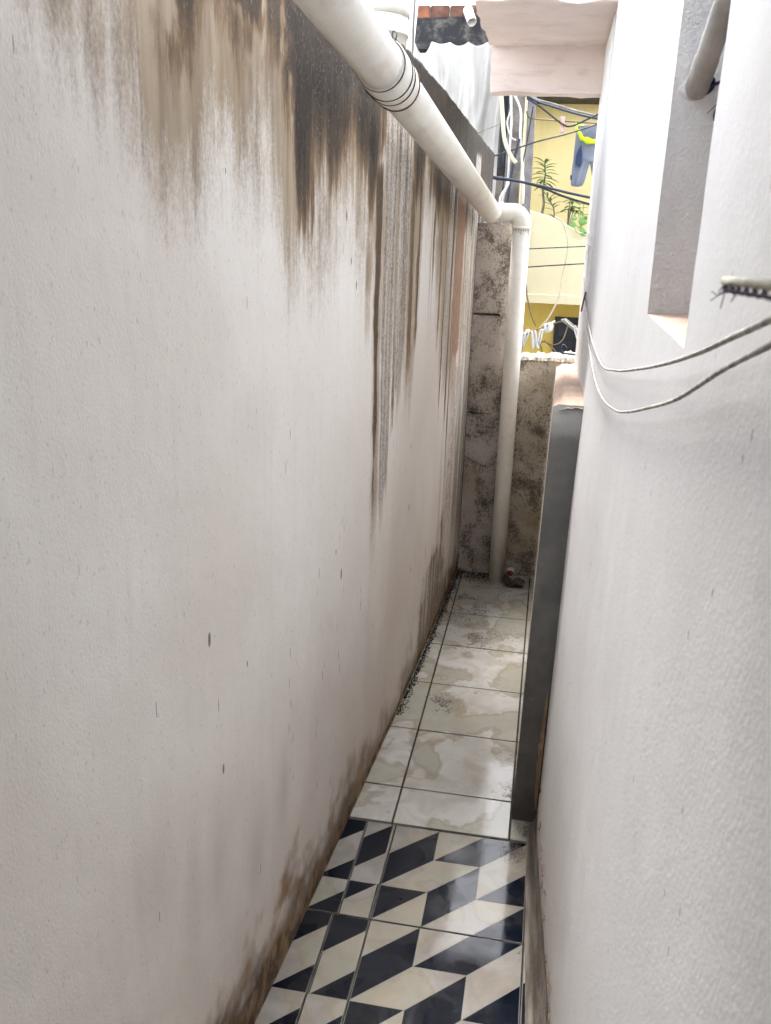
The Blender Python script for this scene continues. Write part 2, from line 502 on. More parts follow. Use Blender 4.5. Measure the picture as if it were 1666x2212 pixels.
M = {}
M['stained'] = mat_stained_wall()
M['white'] = mat_white_wall()
M['jamb'] = mat_jamb()
M['pink'] = mat_pink('pink_render')
M['pink_rough'] = mat_pink('raw_pink_plaster', (0.46, 0.335, 0.26), (0.38, 0.28, 0.22), 0.5)
M['beige'] = mat_pink('beige_render', (0.60, 0.55, 0.49), (0.54, 0.49, 0.43), 0.25)
M['brownplaster'] = mat_pink('bare_brown_plaster', (0.36, 0.24, 0.16), (0.24, 0.15, 0.10), 0.7)
M['flake'] = mat_pink('dark_bare_plaster', (0.15, 0.105, 0.08), (0.09, 0.065, 0.05), 0.6)
M['marble'] = mat_tile('beige_marble_tile', (0.43, 0.41, 0.37), (0.54, 0.53, 0.50))
M['tile_light'] = mat_tile('cream_tile_glaze', (0.235, 0.215, 0.195), (0.30, 0.28, 0.26), True)
M['tile_dark'] = mat_tile('black_tile_glaze', (0.004, 0.006, 0.012), (0.006, 0.009, 0.017), True, 0.04)
M['tile_line'] = simple('tile_outline', (0.20, 0.19, 0.17), 0.4, 0.1)
M['grout'] = simple('dark_grout', (0.07, 0.06, 0.05), 0.9, 0.3, 20, 0.5)
M['mould_pillar'] = mat_mould('mouldy_pink_concrete', (0.44, 0.385, 0.34), (0.53, 0.475, 0.43), 0.075, 0.35)
M['mould_wall'] = mat_mould('mouldy_ochre_concrete', (0.46, 0.40, 0.30), (0.58, 0.52, 0.43), 0.075, 0.6)
M['mortar'] = simple('pale_mortar', (0.50, 0.45, 0.38), 0.95, 0.3, 30, 0.9, 60)
M['pvc'] = mat_pvc()
M['pvc_white'] = simple('white_plastic_pipe', (0.70, 0.69, 0.66), 0.4, 0.06, 6, 0.05)
M['bucket'] = simple('ivory_bucket_plastic', (0.66, 0.65, 0.59), 0.45, 0.08, 7, 0.05)
M['greypipe'] = simple('dusty_grey_pipe', (0.50, 0.47, 0.43), 0.6, 0.15, 14, 0.3)
M['blue'] = simple('dark_blue_sealant', (0.03, 0.045, 0.10), 0.6, 0.2, 30, 0.4)
M['blackwire'] = simple('black_wire', (0.03, 0.03, 0.035), 0.5, 0.1)
M['rustwire'] = simple('rusty_wire', (0.20, 0.09, 0.045), 0.8, 0.3, 40)
M['navywire'] = simple('navy_cable', (0.022, 0.032, 0.055), 0.5, 0.1)
M['greywire'] = simple('grey_cable', (0.22, 0.21, 0.20), 0.6, 0.2)
M['rope'] = simple('grey_rope', (0.46, 0.44, 0.41), 0.9, 0.25, 60, 0.8, 300)
M['whitecable'] = simple('white_cable', (0.66, 0.65, 0.63), 0.5, 0.1)
M['creamcable'] = simple('cream_hose', (0.62, 0.56, 0.40), 0.5, 0.1)
M['browncable'] = simple('brown_cable', (0.24, 0.18, 0.08), 0.6, 0.2)
M['cement'] = mat_cement()
M['lintel'] = mat_black_lintel()
M['brick'] = simple('red_clay_brick', (0.17, 0.085, 0.06), 0.9, 0.28, 10, 0.6, 50)
M['brick_bright'] = simple('orange_clay_brick', (0.30, 0.12, 0.07), 0.9, 0.2, 10, 0.6, 50)
M['clay'] = simple('clay_pipe_core', (0.40, 0.20, 0.14), 0.8, 0.2)
M['tarp'] = mat_cloth('white_tarpaulin', (0.43, 0.42, 0.40), (0.49, 0.48, 0.46))
M['darktarp'] = mat_cloth('dark_green_grey_sheet', (0.08, 0.10, 0.11), (0.14, 0.16, 0.16))
M['navysheet'] = mat_cloth('navy_sheet', (0.02, 0.03, 0.06), (0.035, 0.045, 0.08))
M['grey_concrete'] = simple('weathered_concrete', (0.24, 0.215, 0.20), 0.95, 0.25, 7, 0.6, 40)
M['metalpost'] = simple('grey_metal_post', (0.25, 0.24, 0.24), 0.6, 0.15, 9, 0.2)
M['yellow'] = mat_yellow('yellow_paint', (0.76, 0.65, 0.33), (0.80, 0.70, 0.40))
M['mustard'] = mat_yellow('mustard_paint', (0.66, 0.50, 0.12), (0.70, 0.55, 0.16))
M['cream'] = mat_yellow('cream_paint', (0.70, 0.64, 0.42), (0.74, 0.68, 0.47))
M['darkwood'] = simple('dark_timber', (0.055, 0.05, 0.05), 0.8, 0.25, 9, 0.4)
M['door'] = simple('dark_blue_metal_door', (0.025, 0.03, 0.05), 0.45, 0.2, 6, 0.1)
M['denim'] = mat_cloth('blue_grey_cotton', (0.15, 0.17, 0.22), (0.20, 0.225, 0.28), 9)
M['navycloth'] = mat_cloth('navy_cotton', (0.03, 0.045, 0.10), (0.045, 0.06, 0.12), 9)
M['neon'] = mat_cloth('neon_yellow_trim', (0.52, 0.72, 0.02), (0.60, 0.80, 0.04), 9)
M['rag'] = mat_cloth('white_rag', (0.76, 0.76, 0.76), (0.80, 0.80, 0.80), 12)
M['greyrag'] = mat_cloth('dirty_rag', (0.42, 0.42, 0.36), (0.52, 0.52, 0.46), 12)
M['pinkrag'] = mat_cloth('faded_pink_peg_tape', (0.55, 0.36, 0.32), (0.6, 0.42, 0.37), 12)
M['leafA'] = mat_leaf('green_leaf', (0.06, 0.15, 0.04), (0.11, 0.24, 0.07))
M['leafB'] = mat_leaf('bright_green_leaf', (0.16, 0.34, 0.09), (0.24, 0.46, 0.15))
M['stem'] = simple('woody_stem', (0.20, 0.18, 0.13), 0.8, 0.2, 20)
M['pot'] = simple('terracotta_planter', (0.17, 0.06, 0.05), 0.7, 0.2, 8)
M['bluepot'] = simple('blue_plastic_pot', (0.02, 0.06, 0.18), 0.4, 0.1)
M['deadleaf'] = simple('dead_brown_leaf', (0.11, 0.065, 0.045), 0.8, 0.3, 20)
M['orange'] = simple('orange_plastic', (0.55, 0.13, 0.03), 0.5, 0.15, 30)
M['straw'] = simple('pale_cane', (0.55, 0.52, 0.42), 0.7, 0.15, 30)
M['purplestring'] = simple('dark_purple_string', (0.11, 0.085, 0.11), 0.9, 0.2, 60, 0.5)
M['earth'] = simple('street_earth', (0.22, 0.19, 0.16), 0.95, 0.3, 1.5, 0.5)
M['roof'] = simple('grey_roof_slab', (0.32, 0.31, 0.29), 0.9, 0.2, 3, 0.3)

# ------------------------------------------------------------------ ground and raised alley base
gs = 600.0
o = meshobj('ground', [(-gs, -gs, -1.0), (gs, -gs, -1.0), (gs, gs, -1.0), (-gs, gs, -1.0)], [(0, 1, 2, 3)], M['earth'])
tag(o, 'street level ground around the houses', None, kind='structure')
fl = MB().box(-0.95, 0.17, -2.6, 5.62, -1.02, -0.012).build('floor', M['grout'])
tag(fl, 'narrow tiled alley floor with dark grout', None, kind='structure')

# ------------------------------------------------------------------ floor tiles
def wallx(y):
    y = np.asarray(y, float)
    return -0.647 + 0.05118 * (y - 1.865) + 0.014 * np.sin(np.pi * np.clip((y - 1.8) / 3.75, 0, 1))
def clip_poly(poly, x0, x1, y0, y1, xl=None):
    """clip to a rectangle; xl optionally a slanted left boundary (wall)"""
    def cut(P, inside, inter):
        out = []
        for i in range(len(P)):
            a, b = P[i], P[(i + 1) % len(P)]
            ia, ib = inside(a), inside(b)
            if ia: out.append(a)
            if ia != ib: out.append(inter(a, b))
        return out
    def mk(axis, val, sgn):
        def ins(p): return sgn * (p[axis] - val) >= -1e-9
        def itr(a, b):
            t = (val - a[axis]) / (b[axis] - a[axis]); return (a[0] + (b[0]-a[0])*t, a[1] + (b[1]-a[1])*t)
        return ins, itr
    for ax, v, s in ((0, x0, 1), (0, x1, -1), (1, y0, 1), (1, y1, -1)):
        if len(poly) < 3: return []
        i, t = mk(ax, v, s); poly = cut(poly, i, t)
    if xl is not None and len(poly) >= 3:
        (ya, xa), (yb, xb) = xl
        fn = lambda p: p[0] - (xa + (xb - xa) * (p[1] - ya) / (yb - ya))
        def itr(a, b):
            fa, fb = fn(a), fn(b); t = fa / (fa - fb); return (a[0]+(b[0]-a[0])*t, a[1]+(b[1]-a[1])*t)
        poly = cut(poly, lambda p: fn(p) >= -1e-9, itr)
    return poly
def area(P):
    return 0.5 * sum(P[i][0]*P[(i+1) % len(P)][1] - P[(i+1) % len(P)][0]*P[i][1] for i in range(len(P)))
def inset(P, d):
    if area(P) < 0: P = P[::-1]
    Q = [P[0]]
    for p in P[1:]:
        if math.hypot(p[0]-Q[-1][0], p[1]-Q[-1][1]) > 1e-4: Q.append(p)
    if math.hypot(Q[0][0]-Q[-1][0], Q[0][1]-Q[-1][1]) < 1e-4: Q.pop()
    n = len(Q)
    if n < 3: return []
    out = []
    for i in range(n):
        a, b, c = Vector(Q[i-1]), Vector(Q[i]), Vector(Q[(i+1) % n])
        e1 = (b - a).normalized(); e2 = (c - b).normalized()
        n1 = Vector((-e1.y, e1.x)); n2 = Vector((-e2.y, e2.x))
        k = 1 + n1.dot(n2)
        if k < 0.15: return []
        out.append(tuple(b + (n1 + n2) * (d / k)))
    if area(out) <= 1e-5: return []
    return out
def prism(V, F, MI, poly, z0, z1, mi, mside=None, bevel=0.0):
    if area(poly) < 0: poly = poly[::-1]
    n = len(poly); s = len(V)
    for p in poly: V.append((p[0], p[1], z0))
    if bevel:
        ins = inset(poly, bevel)
        if len(ins) != n: ins = poly
        for p in poly: V.append((p[0], p[1], z1 - bevel * 0.6))
        for p in ins: V.append((p[0], p[1], z1))
        for i in range(n):
            j = (i + 1) % n
            F.append((s+i, s+j, s+n+j, s+n+i)); MI.append(mi if mside is None else mside)
            F.append((s+n+i, s+n+j, s+2*n+j, s+2*n+i)); MI.append(mi)
        F.append(tuple(s+2*n+i for i in range(n))); MI.append(mi)
    else:
        for p in poly: V.append((p[0], p[1], z1))
        for i in range(n):
            j = (i + 1) % n
            F.append((s+i, s+j, s+n+j, s+n+i)); MI.append(mi if mside is None else mside)
        F.append(tuple(s+n+i for i in range(n))); MI.append(mi)
def finish_tile(name, V, F, MI, mats, cx, cy):
    dz = rng.uniform(-0.0006, 0.0006)
    V = [(x, y, z + dz) for x, y, z in V]
    o = meshobj(name, V, F, mats, fl, origin=(cx, cy, 0))
    o.data.polygons.foreach_set('material_index', MI)
    return o
GR = 0.0040
XJ = -0.426; XR = 0.014
rows = [2.826, 3.058, 3.500, 3.940, 4.380, 4.812, 5.245, 5.62]
Y_PAT = 2.826
def wl(y0, y1): return ((y0, float(wallx(y0)) - 0.004), (y1, float(wallx(y1)) - 0.004))
for r in range(len(rows) - 1):
    y0, y1 = rows[r] + GR, rows[r+1] - GR
    for (x0, x1, w) in ((-0.9, XJ - GR, True), (XJ + GR, XR - GR, False), (XR + GR, 0.17, False)):
        P = clip_poly([(x0, y0), (x1, y0), (x1, y1), (x0, y1)], -1, 1, -9, 9, wl(y0, y1) if w else None)
        if len(P) < 3: continue
        V, F, MI = [], [], []
        prism(V, F, MI, P, -0.012, 0.0, 0, bevel=0.0015)
        finish_tile('marble_tile', V, F, MI, [M['marble']], sum(p[0] for p in P)/len(P), sum(p[1] for p in P)/len(P))
U = 0.1645
BLK, LGT = 1, 0
PAT = [(LGT, [(0,0),(1,0),(0,1)]), (BLK, [(0,1),(1,0),(1,1),(0,2)]), (LGT, [(1,0),(2,0),(1,1)]), (BLK, [(1,1),(2,0),(3,0),(2,1)]),
       (LGT, [(0,2),(1,1),(2,1),(1,2)]), (BLK, [(0,2),(1,2),(0,3)]), (BLK, [(1,2),(2,1),(2,2),(1,3)]), (LGT, [(0,3),(1,2),(1,3)]),
       (LGT, [(2,1),(3,0),(3,1),(2,2)]), (BLK, [(2,2),(3,1),(3,2)]), (LGT, [(1,3),(2,2),(3,2),(2,3)]), (BLK, [(2,3),(3,2),(3,3)])]
def pat_tile(x_org, y_top, x0, x1, y0, y1, w):
    full = clip_poly([(x0, y0), (x1, y0), (x1, y1), (x0, y1)], -2, 2, -9, 9, wl(y0, y1) if w else None)
    if len(full) < 3 or abs(area(full)) < 1e-4: return
    V, F, MI = [], [], []
    prism(V, F, MI, full, -0.012, -0.0004, 2, bevel=0.0012)
    for mi, poly in PAT:
        P = [(x_org + a * U, y_top - b * 0.163) for a, b in poly]
        P = clip_poly(P, x0 + 0.001, x1 - 0.001, y0 + 0.001, y1 - 0.001, wl(y0, y1) if w else None)
        if len(P) < 3: continue
        P = inset(P, 0.0009)
        if len(P) < 3: continue
        prism(V, F, MI, P, -0.003, 0.0, mi)
    finish_tile('patterned_tile', V, F, MI, [M['tile_light'], M['tile_dark'], M['tile_line']], sum(p[0] for p in full)/len(full), sum(p[1] for p in full)/len(full))
TH = 0.489
GR = 0.0026
for r in range(10):
    yt = Y_PAT - 0.012 - r * TH; y1 = yt - GR + (0.004 if r == 0 else 0); y0 = yt - TH + GR
    XC = -0.409
    pat_tile(XC, yt, XC + GR, XC + 3 * U - GR, y0, y1, False)
    if XC + 3 * U < 0.16: pat_tile(XC + 3 * U, yt, XC + 3 * U + GR, 0.17, y0, y1, False)
    if r == 0: pat_tile(XC - 0.108 - 0.40 * U, yt, XC - 0.108 + GR, XC - GR, y0, y1, True)
    else: pat_tile(XC - 0.125 - 1.95 * U, yt, XC - 0.125 + GR, XC - GR, y0, y1, True)
    xs = XC - (0.108 if r == 0 else 0.125)
    pat_tile(xs - 2.7 * U, yt, xs - 2.7 * U, xs - GR, y0, y1, True)

# ------------------------------------------------------------------ stained boundary wall on the left
def top_z(y):
    t = np.interp(y, [-2.6, 3.4, 3.93, 4.54, 5.11, 6.1], [2.735, 2.722, 2.708, 2.675, 2.646, 2.596])
    return t + 0.012 * (fb1(y * 9 + 50, 11, 4) - 0.5) + 0.012 * (fb1(y * 60 + 20, 5, 3) - 0.5)
def build_left_wall():
    ys = np.concatenate([np.arange(-2.6, 0.7, 0.1), np.arange(0.7, 6.081, 0.0075)])
    NZ = 330
    tz = np.linspace(0, 1, NZ)
    Yg = np.repeat(ys[:, None], NZ, 1)
    Zg = -0.01 + tz[None, :] * (top_z(ys)[:, None] + 0.01)
    X = wallx(Yg) + 0.006 * (fb2(Yg * 1.7 + 9, Zg * 1.7 + 3, 21) - 0.5) + 0.0025 * (fb2(Yg * 9 + 5, Zg * 9, 31) - 0.5)
    # plaster has come away near the foot at the far end and under the stains
    y, z = Yg, Zg
    fineS = fb2(y * 42 + 300, z * 1.3 + 5, 101, 4)
    midS = fb2(y * 13 + 100, z * 0.8 + 9, 111, 3)
    blot = fb2(y * 6 + 40, z * 5 + 11, 121, 4)
    bigS = fb2(y * 4.5 + 200, z * 0.5 + 3, 151, 3)
    jit = (fineS - 0.5) * 0.30 + (midS - 0.5) * 0.36 + (bigS - 0.5) * 0.25
    def curve(ky, kz): return np.interp(y, ky, kz)
    zt = curve([0.9, 1.22, 1.38, 1.5, 1.7, 1.95, 2.1, 2.2, 2.3, 2.45, 2.55, 2.9, 2.98, 3.1, 3.6, 3.72, 3.8, 4.05, 4.12, 4.3, 4.6, 6.1],
               [2.56, 2.38, 2.28, 2.24, 2.20, 2.13, 2.10, 2.06, 2.20, 2.12, 2.06, 2.02, 1.90, 1.70, 1.70, 1.85, 2.06, 2.05, 1.75, 1.5, 1.35, 1.2])
    blot2 = fb2(y * 9 + 15, z * 6 + 31, 161, 5)
    tan = sm(-0.30, 0.36, z - zt + (bigS - 0.5) * 0.5 + (midS - 0.5) * 0.22 + (fineS - 0.5) * 0.10) * (0.25 + 1.35 * blot2) * (0.75 + 0.5 * fineS)
    tan = tan * (1.0 + 0.35 * sm(2.3, 1.6, y))
    zd = curve([0.9, 1.4, 1.58, 1.75, 1.95, 2.16, 2.19, 2.29, 2.32, 2.44, 2.5, 2.66, 2.75, 2.9, 3.04, 3.10, 3.5, 3.62, 3.9, 4.2, 4.5, 6.1],
               [2.66, 2.44, 2.36, 2.38, 2.32, 2.36, 2.26, 2.26, 2.40, 2.34, 2.24, 2.26, 2.30, 2.24, 2.22, 2.38, 2.36, 2.22, 2.20, 2.12, 2.1, 2.05])
    edge = sm(2.10, 2.24, y + (midS - 0.5) * 0.16)
    dark = sm(-0.20, 0.24, z - zd - 0.06 + (bigS - 0.5) * 0.4 + (midS - 0.5) * 0.2 + (fineS - 0.5) * 0.14)
    dark = dark * (edge * (0.78 + 0.85 * blot2) + (1 - edge) * (0.95 * sm(1.1, 1.8, y) + 0.12) * sm(0.36, 0.66, blot2))
    def streak(yc, w, z1, z0, s=1.0, edge=0.018, fade=0.30, taper=0.4, lean=0.0, seed=1):
        c = yc + lean * (z1 - z) + 0.014 * (fb1(z * 7 + seed * 13, 200 + seed, 3) - 0.5)
        k = np.clip((z - z0) / max(z1 - z0, 1e-3), 0, 1)
        ww = w * (1 - taper + taper * k) * 0.5
        lat = 1 - sm(ww - edge, ww + edge, np.abs(y - c) + (fineS - 0.5) * 0.045 + (blot2 - 0.5) * 0.05 * min(1.0, w / 0.1))
        return s * lat * sm(z0 - 0.02, z0 + fade, z + jit * 0.5) * sm(z1 + 0.1, z1 - 0.02, z)
    S = lambda a, b: np.maximum(a, b)
    rd = random.Random(42)
    for k in range(34):
        yc = rd.uniform(2.24, 3.02) if k < 20 else rd.uniform(3.55, 4.4)
        dark = S(dark, streak(yc, rd.choice((0.012, 0.02, 0.03, 0.045, 0.06)), 2.75, rd.uniform(2.02, 2.34) - (0.15 if k >= 20 else 0), rd.uniform(0.35, 0.8), 0.010, rd.uniform(0.2, 0.45), 0.5, seed=300 + k))
    for k in range(46):
        yc = rd.uniform(1.25, 3.0) if k < 34 else rd.uniform(3.6, 4.3)
        zb = float(np.interp(yc, [1.2, 2.2, 3.0, 4.3], [2.32, 2.0, 1.8, 1.5]))
        tan = S(tan, streak(yc, rd.choice((0.008, 0.014, 0.022, 0.04)), 2.75, zb + rd.uniform(-0.15, 0.2), rd.uniform(0.3, 0.75), 0.008, rd.uniform(0.25, 0.5), 0.4, seed=400 + k))
    dark = S(dark, streak(2.235, 0.115, 2.8, 2.0, 1.1, 0.02, 0.32, 0.45, seed=2))
    dark = S(dark, streak(2.51, 0.10, 2.5, 2.12, 0.62, seed=3))
    dark = S(dark, streak(2.69, 0.07, 2.5, 2.15, 0.5, seed=4))
    dark = S(dark, streak(3.005, 0.085, 2.3, 0.98, 0.72, 0.02, 0.45, 0.45, lean=0.03, seed=5))
    dark = S(dark, streak(3.30, 0.05, 2.0, 1.20, 0.45, seed=6))
    dark = S(dark, streak(3.55, 0.10, 2.3, 1.30, 0.55, 0.03, 0.5, seed=7))
    dark = S(dark, streak(3.68, 0.06, 2.3, 1.52, 0.62, seed=8))
    dark = S(dark, streak(4.02, 0.05, 2.2, 1.70, 0.55, seed=18))
    dark = S(dark, streak(4.22, 0.06, 2.2, 1.15, 0.50, 0.02, 0.5, seed=9))
    for i, (yc, w, z0, s) in enumerate(((4.36, 0.035, 1.0, 0.62), (4.46, 0.03, 1.35, 0.6), (4.56, 0.06, 0.95, 0.72), (4.66, 0.03, 0.5, 0.6),
                                        (5.02, 0.04, 0.6, 0.55), (5.13, 0.035, 0.4, 0.68), (5.27, 0.05, 0.9, 0.6), (5.40, 0.05, 0.3, 0.7), (5.50, 0.06, 0.05, 0.85))):
        dark = S(dark, streak(yc, w, 2.6, z0, s, 0.012, 0.5, 0.3, seed=20 + i))
    dark = S(dark, streak(5.10, 2.0, 2.75, 2.12, 0.85, 0.05, 0.3, 0.0, seed=40))
    tan = S(tan, streak(3.02, 0.16, 2.3, 0.72, 0.72, 0.04, 0.6, 0.4, lean=0.03, seed=5))
    tan = S(tan, streak(3.58, 0.24, 2.3, 1.22, 0.72, 0.05, 0.5, 0.3, seed=11))
    tan = S(tan, streak(3.90, 0.30, 2.4, 1.95, 0.55, 0.06, 0.3, 0.2, seed=12))
    tan = S(tan, streak(5.20, 0.9, 2.3, -0.3, 0.36, 0.2, 0.8, 0.0, seed=13))
    grain = streak(3.17, 0.18, 2.66, 0.85, 1.15, 0.022, 0.6, 0.35, lean=0.01, seed=14)
    grain = S(grain, streak(3.38, 0.24, 2.6, 1.25, 1.0, 0.05, 0.6, 0.3, seed=15))
    grain = S(grain, streak(4.46, 0.16, 2.35, 1.05, 0.66, 0.03, 0.4, 0.1, seed=16))
    grain = S(grain, streak(5.12, 0.20, 2.35, 0.1, 0.72, 0.03, 0.5, 0.0, seed=17))
    grain = S(grain, streak(5.36, 0.24, 2.5, 0.0, 0.85, 0.03, 0.5, 0.0, seed=18))
    grain = S(grain, streak(4.80, 0.8, 2.7, 2.25, 0.22, 0.1, 0.2, 0.0, seed=19))
    grain = grain * (0.55 + 0.75 * blot2)
    grain = S(grain, 0.46 * sm(4.25, 4.55, y) * (0.35 + 1.0 * midS) * sm(0.0, 0.5, z) * sm(2.55, 2.2, z))
    rust = streak(4.80, 0.27, 2.32, 1.42, 1.0, 0.02, 0.12, 0.0, seed=30)
    rust = S(rust, streak(4.86, 0.26, 1.42, 0.25, 0.62, 0.03, 0.4, 0.1, seed=31))
    # foot of the wall, far end: plaster flaking
    foot = sm(0.85, 0.15, z + (blot - 0.5) * 0.7 + np.abs(y - 4.45) * 0.5) * sm(3.95, 4.15, y + (fineS - 0.5) * 0.2)
    grain = S(grain, foot * 0.85)
    tan = S(tan, foot * 0.9)
    dark = S(dark, foot * (0.35 + 0.9 * sm(0.45, 0.62, midS)) * 0.75)
    n3 = fb2(y * 5 + 70, z * 6 + 20, 131, 4)
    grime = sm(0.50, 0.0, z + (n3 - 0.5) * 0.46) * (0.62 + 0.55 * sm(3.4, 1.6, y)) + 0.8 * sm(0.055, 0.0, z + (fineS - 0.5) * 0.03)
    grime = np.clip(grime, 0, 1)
    smud = np.zeros_like(y)
    for (yc, zc, ry, rz, s) in ((1.33, 0.92, 0.16, 0.16, 0.42), (1.52, 0.74, 0.05, 0.2, 0.4), (1.66, 0.72, 0.07, 0.16, 0.5), (1.9, 0.55, 0.06, 0.16, 0.45), (2.1, 0.62, 0.05, 0.12, 0.5), (3.02, 0.60, 0.05, 0.25, 0.25), (4.02, 0.55, 0.12, 0.22, 0.28), (1.75, 0.35, 0.1, 0.1, 0.3)):
        d = ((y - yc) / ry) ** 2 + ((z - zc) / rz) ** 2
        smud = np.maximum(smud, s * np.exp(-d) * (0.5 + midS))
    pink = sm(0.45, 0.7, fb2(y * 1.6 + 7, z * 1.3 + 2, 141, 3)) * 0.35 + 0.8 * sm(1.35, 0.1, z + (n3 - 0.5) * 0.5 + 0.12 * (y - 1.5))  # warm dirt tint, its low near part deepened to stand in for shade
    depth = 0.0035 * foot * sm(0.4, 0.65, blot) + 0.004 * sm(0.10, 0.0, z + (n3 - 0.5) * 0.12)
    X = X - depth
    A = np.stack([np.clip(dark, 0, 1.1), np.clip(tan, 0, 1.1), np.clip(grain, 0, 1), np.clip(rust, 0, 1)], -1)
    chip = 0.12 + sm(0.9, 0.2, np.hypot((y - 2.5) / 0.9, (z - 0.85) / 0.55)) * 0.9
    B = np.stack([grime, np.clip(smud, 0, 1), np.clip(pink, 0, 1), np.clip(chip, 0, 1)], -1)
    NY = len(ys)
    front = np.stack([X, Yg, Zg], -1).reshape(-1, 3)
    idx = np.arange(NY * NZ).reshape(NY, NZ)
    q = np.stack([idx[:-1, :-1], idx[:-1, 1:], idx[1:, 1:], idx[1:, :-1]], -1).reshape(-1, 4)
    q = q[:, ::-1]
    # top, back and the end face
    zt_ = top_z(ys); bx = wallx(ys) - 0.13
    backtop = np.stack([bx, ys, zt_ - 0.01 * vn1(ys * 30, 77)], -1)
    backbot = np.stack([bx, ys, np.full_like(ys, -1.02)], -1)
    n0 = NY * NZ
    bt = n0 + np.arange(NY); bb = n0 + NY + np.arange(NY)
    top = idx[:, -1]
    q2 = np.stack([top[:-1], top[1:], bt[1:], bt[:-1]], -1)
    q3 = np.stack([bt[:-1], bt[1:], bb[1:], bb[:-1]], -1)
    end = []
    e_front = idx[-1, :]
    V = np.concatenate([front, backtop, backbot])
    faces = np.concatenate([q, q2, q3])
    me = bpy.data.meshes.new('boundary_wall')
    fl_ = faces.tolist() + [list(e_front) + [int(bt[-1])]][0:0]
    endpoly = [int(i) for i in e_front] + [int(bt[-1]), int(bb[-1])]
    fl_.append(endpoly)
    me.from_pydata(V.tolist(), [], fl_)
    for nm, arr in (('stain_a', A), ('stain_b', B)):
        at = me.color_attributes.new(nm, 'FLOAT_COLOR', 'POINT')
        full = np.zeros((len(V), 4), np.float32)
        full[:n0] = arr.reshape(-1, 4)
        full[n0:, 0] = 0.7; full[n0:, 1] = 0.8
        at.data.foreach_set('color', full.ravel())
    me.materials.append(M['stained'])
    sf = np.zeros(len(me.polygons), bool); sf[:len(q)] = True
    me.polygons.foreach_set('use_smooth', sf)
    me.update()
    o = bpy.data.objects.new('boundary_wall', me)
    link(o)
    tag(o, 'long white plastered wall on the left with black and brown water stains', 'wall')
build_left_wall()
nr = MB().box(-4.0, -0.84, -2.6, 6.0, -1.02, 2.66).build('neighbour_roof', M['roof'])
tag(nr, "neighbour's flat roof behind the stained left wall", None, kind='structure')

